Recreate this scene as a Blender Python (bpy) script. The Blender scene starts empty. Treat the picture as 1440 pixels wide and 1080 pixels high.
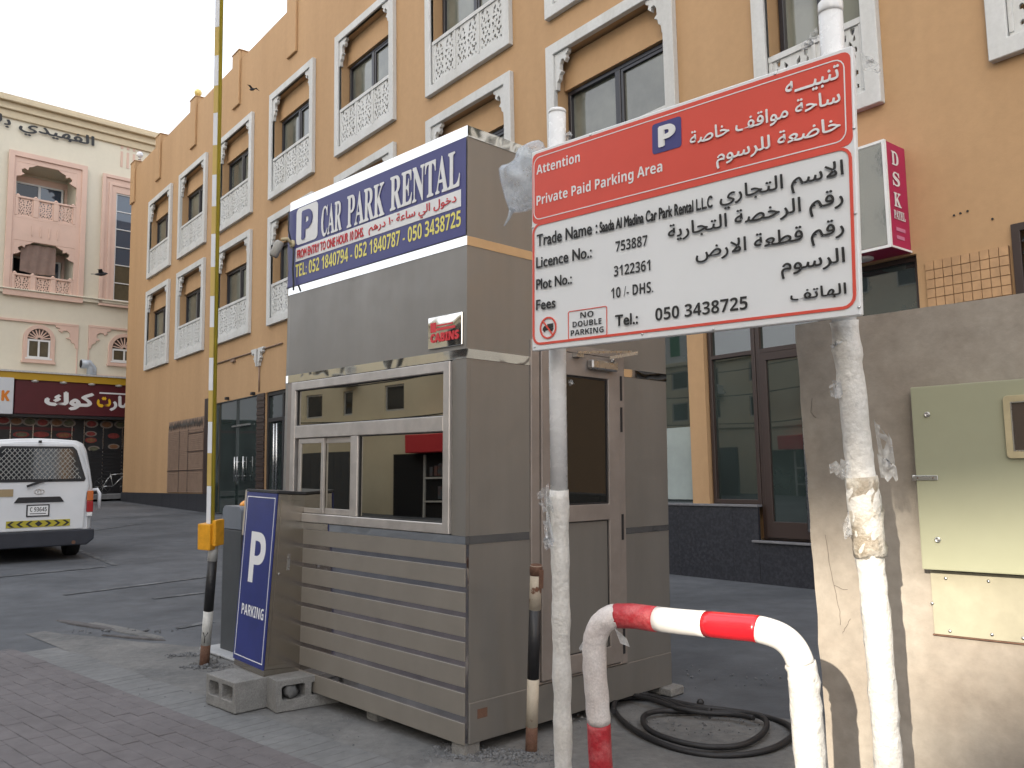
import bpy, bmesh, math, random
from mathutils import Vector, Matrix, noise
from mathutils.geometry import tessellate_polygon
random.seed(7)
SC = bpy.context.scene
COL = SC.collection

# ------------------------------------------------------------------ camera
F = 1192.0
_up = Vector((-190.0, 11130.0, -F)).normalized()
_y = (Vector((0, 0, -1)) - _up * _up.dot(Vector((0, 0, -1)))).normalized()
_x = _y.cross(_up)
RW = Matrix((_x, _y, _up))                      # camera axes -> world axes
EYE = Vector((0, 0, 1.4))
cam = bpy.data.cameras.new('camera')
cam.lens = 36 * F / 1440
cam.sensor_width = 36
cam.clip_end = 3000
cam.clip_start = 0.05
cam_ob = bpy.data.objects.new('camera', cam)
COL.objects.link(cam_ob)
cam_ob.matrix_world = Matrix.Translation(EYE) @ RW.to_4x4()
SC.camera = cam_ob

# ------------------------------------------------------------------ light
SUN_EL = math.radians(21)
SUN_H = Vector((0.516, 0.855, 0)).normalized()          # horizontal direction the light travels
SUN_D = (SUN_H * math.cos(SUN_EL) - Vector((0, 0, math.sin(SUN_EL)))).normalized()
w = bpy.data.worlds.new('World')
SC.world = w
w.use_nodes = True
sky = w.node_tree.nodes.new('ShaderNodeTexSky')
sky.sky_type = 'NISHITA'
sky.sun_disc = False
sky.sun_elevation = SUN_EL
sky.sun_rotation = math.atan2(-SUN_H.x, -SUN_H.y)
sky.air_density = 0.6
sky.dust_density = 9.0
sky.ozone_density = 0.6
bg = w.node_tree.nodes['Background']
hz = w.node_tree.nodes.new('ShaderNodeMix')            # bright uniform haze veiling the blue
hz.data_type = 'RGBA'
hz.inputs['Factor'].default_value = 0.70
hz.inputs['B'].default_value = (4.2, 4.4, 4.7, 1)
w.node_tree.links.new(sky.outputs[0], hz.inputs['A'])
w.node_tree.links.new(hz.outputs['Result'], bg.inputs[0])
bg.inputs[1].default_value = 0.15
sl = bpy.data.lights.new('sun', 'SUN')
sl.energy = 2.9
sl.angle = math.radians(0.5)
sl.color = (1.0, 0.90, 0.76)
so = bpy.data.objects.new('sun', sl)
COL.objects.link(so)
so.rotation_euler = SUN_D.to_track_quat('-Z', 'Y').to_euler()
SC.view_settings.view_transform = 'Standard'
SC.view_settings.look = 'None'
SC.view_settings.gamma = 1
SC.view_settings.exposure = 1.55

# ------------------------------------------------------------------ measuring helpers
def ray(px, py):
    return RW @ Vector(((px - 720) / F, -(py - 540) / F, -1.0))
def at(px, py, d):
    """point at depth d (metres along the optical axis) seen at a pixel of the photograph"""
    return EYE + ray(px, py) * d
def ground_at(px, py, z=0.0):
    r = ray(px, py)
    return EYE + r * ((z - EYE.z) / r.z)
def gz(x, y):
    """height of the ground: it rises gently towards the far corner of the car park"""
    s = (x - 2.174) * -0.627 + (y - 11.974) * 0.779
    return 0.0218 * max(0.0, min(s, 36.0)) if s > 0 else 0.0

class Frame:
    def __init__(self, o, X, Z=Vector((0, 0, 1))):
        X = Vector(X).normalized(); Z = Vector(Z)
        Z = (Z - X * X.dot(Z)).normalized()
        self.o = Vector(o); self.X = X; self.Z = Z; self.Y = Z.cross(X)
        self.m = Matrix.Translation(self.o) @ Matrix((self.X, self.Y, self.Z)).transposed().to_4x4()
        self.inv = self.m.inverted()
    def loc(self, px, py, y=0.0):
        """photo pixel -> (x, z) on this frame's plane Y = y"""
        r = ray(px, py); p = self.o + self.Y * y
        q = EYE + r * ((p - EYE).dot(self.Y) / r.dot(self.Y))
        l = self.inv @ q
        return l.x, l.z
    def sloc(self, px, py, x=0.0):
        """photo pixel -> (y, z) on the plane X = x"""
        r = ray(px, py); p = self.o + self.X * x
        q = EYE + r * ((p - EYE).dot(self.X) / r.dot(self.X))
        l = self.inv @ q
        return l.y, l.z
    def w(self, x, y, z):
        return self.m @ Vector((x, y, z))
    def l(self, P):
        return self.inv @ Vector(P)
IDF = Frame((0, 0, 0), (1, 0, 0))

# ------------------------------------------------------------------ objects
def props(o, label=None, cat=None, group=None, kind=None):
    if label: o['label'] = label
    if cat: o['category'] = cat
    if group: o['group'] = group
    if kind: o['kind'] = kind
    return o
def thing(name, label, cat, fr=IDF, group=None):
    o = bpy.data.objects.new(name, None)
    o.empty_display_size = 0.2
    COL.objects.link(o)
    o.matrix_world = fr.m.copy() if isinstance(fr, Frame) else fr
    return props(o, label, cat, group)
def link(name, me, parent=None):
    o = bpy.data.objects.new(name, me)
    COL.objects.link(o)
    if parent: o.parent = parent
    return o
def dup(o, parent=None):
    c = o.copy(); COL.objects.link(c)
    if parent: c.parent = parent
    for ch in list(o.children): dup(ch, c)
    return c

class MB:
    def __init__(self): self.v = []; self.f = []; self.mi = []; self.sm = []
    def add(self, vs, fs, mi=0, sm=False):
        b = len(self.v); self.v += [Vector(p) for p in vs]
        for f in fs:
            self.f.append([b + i for i in f]); self.mi.append(mi); self.sm.append(sm)
        return self
    def box(self, x0, x1, y0, y1, z0, z1, mi=0):
        v = [(x0,y0,z0),(x1,y0,z0),(x1,y1,z0),(x0,y1,z0),(x0,y0,z1),(x1,y0,z1),(x1,y1,z1),(x0,y1,z1)]
        return self.add(v, [(0,3,2,1),(4,5,6,7),(0,1,5,4),(1,2,6,5),(2,3,7,6),(3,0,4,7)], mi)
    def obox(self, c, ax, hx, ay, hy, az, hz, mi=0):
        """box with its own axes"""
        c = Vector(c); ax = Vector(ax).normalized() * hx; ay = Vector(ay).normalized() * hy; az = Vector(az).normalized() * hz
        v = [c-ax-ay-az, c+ax-ay-az, c+ax+ay-az, c-ax+ay-az, c-ax-ay+az, c+ax-ay+az, c+ax+ay+az, c-ax+ay+az]
        return self.add(v, [(0,3,2,1),(4,5,6,7),(0,1,5,4),(1,2,6,5),(2,3,7,6),(3,0,4,7)], mi)
    def quad(self, a, b, c, d, mi=0): return self.add([a, b, c, d], [(0,1,2,3)], mi)
    def prism(self, poly, y0, y1, axis='y', mi=0, holes=()):
        """extrude a 2-D outline (u,v): axis y -> (u, y, v); x -> (x, u, v); z -> (u, v, z)"""
        def P(p, t):
            return (p[0], t, p[1]) if axis == 'y' else (t, p[0], p[1]) if axis == 'x' else (p[0], p[1], t)
        loops = [list(poly)] + [list(h) for h in holes]
        flat = [p for l in loops for p in l]
        tris = tessellate_polygon([[Vector((p[0], p[1], 0)) for p in l] for l in loops])
        n = len(flat)
        vs = [P(p, y0) for p in flat] + [P(p, y1) for p in flat]
        fs = [tuple(t) for t in tris] + [tuple(n + i for i in reversed(t)) for t in tris]
        b = 0
        for l in loops:
            k = len(l)
            for i in range(k):
                j = (i + 1) % k
                fs.append((b + i, b + j, n + b + j, n + b + i))
            b += k
        return self.add(vs, fs, mi)
    def tube(self, pts, r, seg=10, closed=False, mi=0, caps=True, wob=None):
        pts = [Vector(p) for p in pts]; n = len(pts); rings = []
        ref = None
        for i, p in enumerate(pts):
            if closed: d = pts[(i + 1) % n] - pts[i - 1]
            else: d = pts[min(i + 1, n - 1)] - pts[max(i - 1, 0)]
            d.normalize()
            if ref is None:
                ref = Vector((0, 0, 1)) if abs(d.z) < 0.9 else Vector((1, 0, 0))
            u = (ref - d * ref.dot(d)).normalized(); ref = u
            v = d.cross(u)
            rr = r[i] if isinstance(r, (list, tuple)) else r
            ring = []
            for k in range(seg):
                a = 2 * math.pi * k / seg
                q = rr * (1 + (wob(i, k) if wob else 0))
                ring.append(p + (u * math.cos(a) + v * math.sin(a)) * q)
            rings.append(ring)
        vs = [q for ring in rings for q in ring]; fs = []
        m = n if closed else n - 1
        for i in range(m):
            j = (i + 1) % n
            for k in range(seg):
                l = (k + 1) % seg
                fs.append((i*seg+k, i*seg+l, j*seg+l, j*seg+k))
        b = len(self.v)
        self.add(vs, fs, mi, True)
        if caps and not closed:
            self.f.append([b + k for k in range(seg)][::-1]); self.mi.append(mi); self.sm.append(False)
            self.f.append([b + (n-1)*seg + k for k in range(seg)]); self.mi.append(mi); self.sm.append(False)
        return self
    def cyl(self, a, b, r, seg=16, mi=0): return self.tube([a, b], r, seg, mi=mi)
    def lathe(self, prof, c=(0,0,0), seg=16, mi=0, ax=None):
        """prof [(r, h)...] round an axis (default z) through c"""
        c = Vector(c); ax = Vector(ax or (0,0,1)).normalized()
        u = Vector((1,0,0)) if abs(ax.x) < 0.9 else Vector((0,1,0)); u = (u - ax*u.dot(ax)).normalized(); v = ax.cross(u)
        vs = []; fs = []
        for r, h in prof:
            for k in range(seg):
                a = 2*math.pi*k/seg; vs.append(c + ax*h + (u*math.cos(a) + v*math.sin(a))*max(r, 1e-4))
        for i in range(len(prof)-1):
            for k in range(seg):
                l = (k+1) % seg; fs.append((i*seg+k, i*seg+l, (i+1)*seg+l, (i+1)*seg+k))
        fs.append(tuple(range(seg))[::-1]); fs.append(tuple((len(prof)-1)*seg+k for k in range(seg)))
        return self.add(vs, fs, mi, True)
    def mesh(self, name, mats, bev=0.0, seg=1):
        me = bpy.data.meshes.new(name)
        me.from_pydata([tuple(v) for v in self.v], [], self.f)
        for m in (mats if isinstance(mats, (list, tuple)) else [mats]): me.materials.append(m)
        for i, p in enumerate(me.polygons):
            p.material_index = self.mi[i]; p.use_smooth = self.sm[i]
        bm = bmesh.new(); bm.from_mesh(me)
        bmesh.ops.recalc_face_normals(bm, faces=bm.faces)
        if bev > 0:
            es = [e for e in bm.edges if len(e.link_faces) == 2 and e.calc_face_angle(0) > 0.5]
            bmesh.ops.bevel(bm, geom=es, offset=bev, segments=seg, affect='EDGES', profile=0.7, clamp_overlap=True)
        bm.to_mesh(me); bm.free()
        return me
    def build(self, name, mats, parent=None, bev=0.0, seg=1, **pr):
        o = link(name, self.mesh(name, mats, bev, seg), parent)
        if pr: props(o, **pr)
        return o

def arc(cx, cy, r, a0, a1, n):
    return [(cx + r*math.cos(math.radians(a0+(a1-a0)*i/n)), cy + r*math.sin(math.radians(a0+(a1-a0)*i/n))) for i in range(n+1)]
def rrect(x0, x1, z0, z1, r, n=4):
    return arc(x0+r, z0+r, r, 180, 270, n) + arc(x1-r, z0+r, r, 270, 360, n) + arc(x1-r, z1-r, r, 0, 90, n) + arc(x0+r, z1-r, r, 90, 180, n)
def ring(mb, x0, x1, z0, z1, w, y0, y1, mi=0, wt=None, wb=None):
    wt = w if wt is None else wt; wb = w if wb is None else wb
    return mb.prism([(x0,z0),(x1,z0),(x1,z1),(x0,z1)], y0, y1, mi=mi, holes=[[(x0+w,z0+wb),(x1-w,z0+wb),(x1-w,z1-wt),(x0+w,z1-wt)]])
def rring(mb, x0, x1, z0, z1, r, w, y0, y1, mi=0):
    return mb.prism(rrect(x0,x1,z0,z1,r), y0, y1, mi=mi, holes=[rrect(x0+w,x1-w,z0+w,z1-w,max(r-w,0.002))])

# ------------------------------------------------------------------ materials
MATS = {}
def mat(name, col, rough=0.6, metal=0.0, var=0.0, scale=3.0, bump=0.0, bscale=40.0, spec=0.5, col2=None, thr=None, ior=None, streak=False, rvar=0.0, trans=0.0, alpha=None, coat=0.0, dist=0.01, world=False, bdet=6.0):
    if name in MATS: return MATS[name]
    m = bpy.data.materials.new(name); m.use_nodes = True
    nt = m.node_tree; N = nt.nodes; L = nt.links
    b = N['Principled BSDF']
    b.inputs['Base Color'].default_value = (*col, 1)
    b.inputs['Roughness'].default_value = rough
    b.inputs['Metallic'].default_value = metal
    b.inputs['Specular IOR Level'].default_value = spec
    if coat: b.inputs['Coat Weight'].default_value = coat; b.inputs['Coat Roughness'].default_value = 0.08
    if ior: b.inputs['IOR'].default_value = ior
    if trans: b.inputs['Transmission Weight'].default_value = trans
    src = N.new('ShaderNodeNewGeometry').outputs['Position'] if world else N.new('ShaderNodeTexCoord').outputs['Object']
    def nz(sc, det=6.0, stretch=None, rgh=0.6):
        n = N.new('ShaderNodeTexNoise'); n.inputs['Scale'].default_value = sc; n.inputs['Detail'].default_value = det; n.inputs['Roughness'].default_value = rgh
        if stretch:
            mp = N.new('ShaderNodeMapping'); mp.inputs['Scale'].default_value = stretch
            L.new(src, mp.inputs['Vector']); L.new(mp.outputs[0], n.inputs['Vector'])
        else: L.new(src, n.inputs['Vector'])
        return n
    if var or col2:
        n = nz(scale, 8.0, (1, 1, 0.12) if streak else None)
        r = N.new('ShaderNodeValToRGB')
        lo, hi = thr if thr else (0.3, 0.7)
        r.color_ramp.elements[0].position = lo; r.color_ramp.elements[1].position = hi
        if col2: c0, c1 = col, col2
        else: c0 = tuple(c*(1-var) for c in col); c1 = tuple(min(1, c*(1+var)) for c in col)
        r.color_ramp.elements[0].color = (*c0, 1); r.color_ramp.elements[1].color = (*c1, 1)
        L.new(n.outputs['Fac'], r.inputs[0])
        out = r.outputs[0]
        if var and col2:                                # fine grain over the two-colour pattern
            n2 = nz(scale*9, 5.0)
            mx = N.new('ShaderNodeMix'); mx.data_type = 'RGBA'; mx.blend_type = 'MULTIPLY'; mx.inputs['Factor'].default_value = 1.0
            r2 = N.new('ShaderNodeValToRGB'); r2.color_ramp.elements[0].position = 0.3; r2.color_ramp.elements[1].position = 0.7
            r2.color_ramp.elements[0].color = (1-var,)*3 + (1,); r2.color_ramp.elements[1].color = (1, 1, 1, 1)
            L.new(n2.outputs['Fac'], r2.inputs[0]); L.new(out, mx.inputs['A']); L.new(r2.outputs[0], mx.inputs['B']); out = mx.outputs['Result']
        L.new(out, b.inputs['Base Color'])
    if rvar:
        n3 = nz(scale*2.3); mr = N.new('ShaderNodeMapRange')
        mr.inputs['From Min'].default_value = 0.3; mr.inputs['From Max'].default_value = 0.7
        mr.inputs['To Min'].default_value = max(0.01, rough-rvar); mr.inputs['To Max'].default_value = rough+rvar
        L.new(n3.outputs['Fac'], mr.inputs['Value']); L.new(mr.outputs[0], b.inputs['Roughness'])
    if bump:
        n4 = nz(bscale, bdet); bp = N.new('ShaderNodeBump'); bp.inputs['Strength'].default_value = bump; bp.inputs['Distance'].default_value = dist
        L.new(n4.outputs['Fac'], bp.inputs['Height']); L.new(bp.outputs[0], b.inputs['Normal'])
    if alpha is not None:
        na = nz(scale*1.5, 4.0); mr = N.new('ShaderNodeMapRange')
        mr.inputs['From Min'].default_value = 0.3; mr.inputs['From Max'].default_value = 0.7
        mr.inputs['To Min'].default_value = alpha[0]; mr.inputs['To Max'].default_value = alpha[1]
        L.new(na.outputs['Fac'], mr.inputs['Value']); L.new(mr.outputs[0], b.inputs['Alpha'])
    MATS[name] = m
    return m

M_ORANGE = mat('ochre_render', (0.470,0.300,0.158), 0.85, var=0.07, scale=0.9, bump=0.15, bscale=30, col2=(0.415,0.260,0.133), thr=(0.40,0.72), streak=True, world=True)
M_TRIM = mat('white_trim', (0.60,0.615,0.61), 0.6, var=0.10, scale=2.2, col2=(0.50,0.505,0.485), thr=(0.42,0.75), bump=0.05, streak=True, world=True)
M_CREAM = mat('cream_plaster', (0.72,0.67,0.54), 0.85, var=0.04, scale=0.6, col2=(0.67,0.62,0.50), bump=0.1, streak=True)
M_CORN = mat('cornice_plaster', (0.58,0.49,0.34), 0.85, var=0.06)
M_PINK = mat('pink_plaster', (0.66,0.47,0.38), 0.85, var=0.07, scale=1.0)
M_DARKFR = mat('dark_window_frame', (0.020,0.020,0.026), 0.35)
M_BROWNFR = mat('dark_brown_frame', (0.040,0.026,0.022), 0.4)
M_WGLASS = mat('curtained_window_glass', (0.10,0.105,0.088), 0.04, scale=0.45, col2=(0.19,0.20,0.165), thr=(0.4,0.62), spec=0.8, ior=1.6, world=True, bump=0.05, bscale=1.2, dist=0.02, bdet=0.0)
M_SGLASS = mat('shop_glass', (0.024,0.034,0.032), 0.015, var=0.5, scale=0.9, ior=1.95, bump=0.12, bscale=0.9, dist=0.02, world=True, bdet=0.0)
M_TGLASS = mat('tinted_booth_glass', (0.40,0.38,0.33), 0.012, 1.0, bump=0.12, bscale=1.6, dist=0.006, bdet=0.0)
M_GRANITE = mat('dark_granite', (0.028,0.030,0.038), 0.35, var=0.5, scale=26, col2=(0.060,0.063,0.075), thr=(0.42,0.7))
M_STONETILE = mat('ochre_tile', (0.44,0.27,0.14), 0.7, var=0.15, scale=8)
M_LOUVRE = mat('brown_louvre', (0.24,0.165,0.12), 0.6, var=0.12, scale=5)
M_BLACK = mat('black_plastic', (0.015,0.015,0.017), 0.5, var=0.2, scale=20)
M_VOID = mat('dark_interior', (0.008,0.008,0.009), 0.9)
M_STEEL = mat('steel', (0.55,0.55,0.54), 0.3, 1.0, rvar=0.1, scale=8)
M_CHROME = mat('mirror_steel', (0.80,0.79,0.76), 0.035, 1.0, bump=0.35, bscale=5, dist=0.006, bdet=1.0)
M_CLAD = mat('bronze_cladding', (0.235,0.223,0.204), 0.41, 0.5, var=0.08, scale=3, rvar=0.08, bump=0.10, bscale=2.5, dist=0.008, bdet=0.0, streak=True)
M_ALU = mat('brushed_aluminium', (0.50,0.47,0.44), 0.42, 0.7, var=0.15, scale=7, rvar=0.10)
M_ALUD = mat('dusty_aluminium', (0.30,0.265,0.24), 0.5, 0.5, var=0.12, scale=5, rvar=0.08)
M_BLUE = mat('blue_banner', (0.050,0.052,0.19), 0.45, var=0.10, scale=3)
M_SBLUE = mat('blue_vinyl', (0.020,0.030,0.160), 0.35, var=0.15, scale=4)
M_WHITE = mat('white_vinyl', (0.72,0.73,0.73), 0.45, var=0.04)
M_YELLOWT = mat('yellow_vinyl', (0.75,0.68,0.16), 0.5)
M_REDT = mat('red_vinyl', (0.60,0.035,0.045), 0.5)
M_BLACKT = mat('black_vinyl', (0.018,0.018,0.018), 0.5)
M_SIGNW = mat('sign_white_face', (0.68,0.70,0.71), 0.4, var=0.03, scale=3)
M_SIGNR = mat('sign_red_face', (0.62,0.075,0.050), 0.4, var=0.06, scale=3)
M_PIPEW = mat('white_pipe', (0.72,0.73,0.73), 0.25, var=0.08, scale=12, rvar=0.1)
M_WRAP = mat('dusty_white_wrap', (0.64,0.62,0.57), 0.5, var=0.20, scale=9, col2=(0.70,0.69,0.66), bump=0.8, bscale=35, dist=0.01)
M_WRAPD = mat('dirty_wrap', (0.36,0.31,0.24), 0.55, var=0.3, scale=14, col2=(0.66,0.63,0.56), thr=(0.4,0.6), bump=1.0, bscale=30, dist=0.012)
M_FILM = mat('torn_plastic_film', (0.80,0.83,0.86), 0.28, scale=10, alpha=(0.12,0.62), bump=0.6, bscale=18, dist=0.02)
M_HOOPW = mat('hoop_white', (0.74,0.73,0.70), 0.16, var=0.05, scale=10, coat=0.4)
M_HOOPR = mat('hoop_red', (0.50,0.012,0.020), 0.22, var=0.12, scale=10, coat=0.4)
M_HOOPRW = mat('hoop_red_wrapped', (0.42,0.02,0.03), 0.45, var=0.3, scale=22, col2=(0.56,0.16,0.16), thr=(0.45,0.8), bump=0.6, bscale=40)
M_HOOPDW = mat('hoop_white_dusty', (0.62,0.55,0.52), 0.5, var=0.25, scale=18, col2=(0.70,0.66,0.63), bump=0.5, bscale=40)
M_CONC = mat('rendered_wall', (0.285,0.245,0.20), 0.9, var=0.22, scale=2.2, col2=(0.37,0.335,0.285), thr=(0.35,0.65), bump=0.5, bscale=14, dist=0.006)
M_CABG = mat('grey_green_enamel', (0.32,0.325,0.225), 0.4, var=0.05, scale=3, rvar=0.08)
M_CABP = mat('grey_green_plate', (0.33,0.31,0.23), 0.45, var=0.18, scale=6)
M_BEIGE = mat('aged_beige_plastic', (0.42,0.36,0.22), 0.5, var=0.15, scale=15)
M_BLOCK = mat('concrete_block', (0.20,0.195,0.185), 0.95, var=0.35, scale=14, col2=(0.28,0.275,0.26), bump=1.0, bscale=60, dist=0.008)
M_ASPH = mat('asphalt', (0.066,0.072,0.082), 0.85, var=0.3, scale=0.5, col2=(0.122,0.130,0.143), thr=(0.38,0.66), bump=0.6, bscale=70, dist=0.006)
M_DUST = mat('dusty_concrete_ground', (0.125,0.127,0.128), 0.95, var=0.3, scale=1.7, col2=(0.20,0.197,0.19), thr=(0.35,0.65), bump=0.8, bscale=30, dist=0.01)
M_PAVER = mat('pink_paver', (0.112,0.102,0.105), 0.9, var=0.22, scale=1.1, col2=(0.160,0.147,0.151), world=True, bump=0.5, bscale=60, dist=0.004)
M_EDGE = mat('grey_edging_block', (0.135,0.138,0.14), 0.9, var=0.25, scale=1.4, col2=(0.20,0.203,0.203), world=True, bump=0.5, bscale=60, dist=0.004)
M_JOINT = mat('sand_joint', (0.095,0.090,0.091), 1.0, var=0.3, scale=9)
M_LINE = mat('worn_white_line', (0.075,0.08,0.087), 0.85, scale=5, col2=(0.20,0.21,0.22), thr=(0.44,0.68), var=0.25)
M_RUST = mat('rusty_paint', (0.12,0.055,0.035), 0.85, var=0.4, scale=15, col2=(0.20,0.11,0.07), bump=0.5)
M_CREAMP = mat('chipped_cream_paint', (0.16,0.07,0.04), 0.7, var=0.12, scale=16, col2=(0.50,0.44,0.35), thr=(0.36,0.42), bump=0.4)
M_BLACKP = mat('black_paint', (0.018,0.018,0.020), 0.45, var=0.3, scale=14)
M_WHITEP = mat('white_paint_worn', (0.50,0.50,0.48), 0.5, var=0.2, scale=14)
M_CABGREY = mat('barrier_grey', (0.060,0.066,0.072), 0.5, var=0.12, scale=5)
M_DOME = mat('barrier_dome_grey', (0.16,0.18,0.21), 0.35, var=0.12, scale=5)
M_YEL = mat('yellow_enamel', (0.70,0.33,0.02), 0.4, var=0.15, scale=15)
M_OLIVE = mat('yellow_boom_side', (0.30,0.24,0.02), 0.45, var=0.12, scale=6)
M_BYEL = mat('boom_yellow', (0.52,0.38,0.12), 0.4, var=0.08)
M_BWHITE = mat('boom_white', (0.70,0.72,0.75), 0.35, var=0.05)
M_AMBER = mat('amber_lens', (0.75,0.30,0.03), 0.2, var=0.3, scale=30)
M_CLADLIT = mat('slat_lit_cladding', (0.235,0.215,0.186), 0.45, 0.28, var=0.08, scale=3, rvar=0.06)  # cladding panel again, toned apart to stand in for stronger light on the slats
M_SSTEEL = mat('brushed_stainless', (0.40,0.365,0.315), 0.20, 0.95, var=0.03, scale=2, rvar=0.05, bump=0.10, bscale=3, dist=0.01, bdet=0.0)
M_DGLASS = mat('dark_door_glass', (0.012,0.013,0.012), 0.02, ior=1.5)
M_RUBBER = mat('black_cable', (0.014,0.014,0.016), 0.55, var=0.3, scale=30)
M_VAN = mat('van_white', (0.66,0.68,0.70), 0.3, var=0.05, scale=2, coat=0.3)
M_VGLASS = mat('van_glass', (0.025,0.028,0.032), 0.05, ior=1.6)
M_TYRE = mat('tyre', (0.016,0.016,0.017), 0.8)
M_LRED = mat('red_lens', (0.32,0.012,0.015), 0.2)
M_LAMB = mat('orange_lens', (0.50,0.13,0.03), 0.2)
M_GRAV = mat('gravel_stone', (0.13,0.135,0.145), 0.95, var=0.4, scale=18, col2=(0.24,0.245,0.25))
M_MAROON = mat('maroon_sign', (0.085,0.012,0.018), 0.4, var=0.1)
M_LBOX = mat('white_lightbox', (0.60,0.63,0.66), 0.35)
M_SIGNYEL = mat('yellow_canopy', (0.45,0.27,0.015), 0.5)
M_PINKS = mat('magenta_sign', (0.40,0.010,0.085), 0.35, var=0.08)
M_OPP = mat('beige_opposite_render', (0.72,0.64,0.46), 0.9, var=0.08, scale=0.8)
M_TEAL = mat('teal_canvas', (0.03,0.12,0.16), 0.7)
M_BIRD = mat('dark_feather', (0.02,0.02,0.025), 0.7)
M_LEAFY = mat('dark_iron', (0.05,0.045,0.04), 0.6)
M_FABRIC = mat('brown_blind_fabric', (0.235,0.165,0.135), 0.9, var=0.12, scale=5)
M_PVC = mat('white_pvc', (0.72,0.72,0.70), 0.4)
M_BRNGL = mat('brown_glass', (0.10,0.085,0.055), 0.08, var=0.2, scale=4)
M_BGLASS = mat('blue_reflective_glass', (0.05,0.075,0.11), 0.03, ior=1.9)

# ------------------------------------------------------------------ lettering
AR={'ا':(0xFE8D,2),'ب':(0xFE8F,4),'ة':(0xFE93,2),'ت':(0xFE95,4),'ج':(0xFE9D,4),'ح':(0xFEA1,4),'خ':(0xFEA5,4),'د':(0xFEA9,2),'ر':(0xFEAD,2),'ز':(0xFEAF,2),'س':(0xFEB1,4),'ص':(0xFEB9,4),'ض':(0xFEBD,4),'ط':(0xFEC1,4),'ع':(0xFEC9,4),'ف':(0xFED1,4),'ق':(0xFED5,4),'ك':(0xFED9,4),'ل':(0xFEDD,4),'م':(0xFEE1,4),'ن':(0xFEE5,4),'ه':(0xFEE9,4),'و':(0xFEED,2),'ي':(0xFEF1,4)}
def arabic(s):
    s = s.replace('لا', '\u0001'); out = []
    for i, c in enumerate(s):
        p = s[i-1] if i else ' '; n = s[i+1] if i+1 < len(s) else ' '
        pj = (p == 'ـ') or (p in AR and AR[p][1] == 4)
        nj = (n in AR) or n in 'ـ\u0001'
        if c == '\u0001': out.append(chr(0xFEFC if pj else 0xFEFB))
        elif c in AR:
            b, k = AR[c]
            f = (1 if pj else 0) if k == 2 else (3 if (pj and nj) else 1 if pj else 2 if nj else 0)
            out.append(chr(b+f))
        else: out.append(c)
    return ''.join(reversed(out))
def serif(s): return ''.join(chr(0x1D400+ord(c)-65) if 'A' <= c <= 'Z' else c for c in s)
def bold(s): return ''.join(chr(0x1D5D4+ord(c)-65) if 'A' <= c <= 'Z' else chr(0x1D5EE+ord(c)-97) if 'a' <= c <= 'z' else chr(0x1D7EC+ord(c)-48) if '0' <= c <= '9' else c for c in s)

def glyphs(s, fat=0.0):
    """outline of a string as flat polygons; overlapping letters sit on separate thin layers"""
    c = bpy.data.curves.new('t', 'FONT'); c.body = s; c.resolution_u = 3
    o = bpy.data.objects.new('t', c); COL.objects.link(o)
    bpy.context.view_layer.update()
    me = bpy.data.meshes.new_from_object(o)
    bm = bmesh.new(); bm.from_mesh(me)
    bm.verts.ensure_lookup_table()
    seen = set(); k = 0; lay = {}
    for v in bm.verts:
        if v.index in seen: continue
        st = [v]; seen.add(v.index); grp = []
        while st:
            a = st.pop(); grp.append(a.index)
            for e in a.link_edges:
                b = e.other_vert(a)
                if b.index not in seen: seen.add(b.index); st.append(b)
        for i in grp: lay[i] = k % 4
        k += 1
    vs = [(v.co.x, v.co.y, lay[v.index]) for v in bm.verts]
    fs = [tuple(v.index for v in f.verts) for f in bm.faces]
    bm.free()
    bpy.data.objects.remove(o); bpy.data.curves.remove(c); bpy.data.meshes.remove(me)
    if fat:
        V = []; Fs = []
        for j, (dx, dy) in enumerate([(0,0),(fat,0),(-fat,0),(0,fat),(0,-fat)]):
            b = len(V); V += [(x+dx, y+dy, l + 4*j) for x, y, l in vs]; Fs += [tuple(b+i for i in f) for f in fs]
        vs, fs = V, Fs
    return vs, fs
def text(s, x0, x1, z0, z1, y, m, parent, name='lettering', fat=0.0, axis='y', shear=0.0, quad=None, lay=0.0002):
    """lettering fitted to a box on a vertical face (ink bounds); quad = four (x,z) corners BL BR TR TL for skewed print"""
    vs, fs = glyphs(s, fat)
    if not vs: return None
    ax0 = min(v[0] for v in vs); ax1 = max(v[0] for v in vs); ay0 = min(v[1] for v in vs); ay1 = max(v[1] for v in vs)
    P = []
    for a, b, l in vs:
        u = (a-ax0)/max(ax1-ax0, 1e-6); v = (b-ay0)/max(ay1-ay0, 1e-6)
        if quad:
            (ax, az), (bx, bz), (cx, cz), (dx, dz) = quad
            X = (1-v)*((1-u)*ax+u*bx) + v*((1-u)*dx+u*cx); Z = (1-v)*((1-u)*az+u*bz) + v*((1-u)*dz+u*cz)
        else: X = x0+(x1-x0)*u + shear*v; Z = z0+(z1-z0)*v
        yy = y - 0.0002 - l*lay if axis == 'y' else y + 0.0002 + l*lay
        P.append((X, yy, Z) if axis == 'y' else (yy, X, Z))
    me = bpy.data.meshes.new(name); me.from_pydata(P, [], fs); me.materials.append(m)
    return link(name, me, parent)

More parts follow.
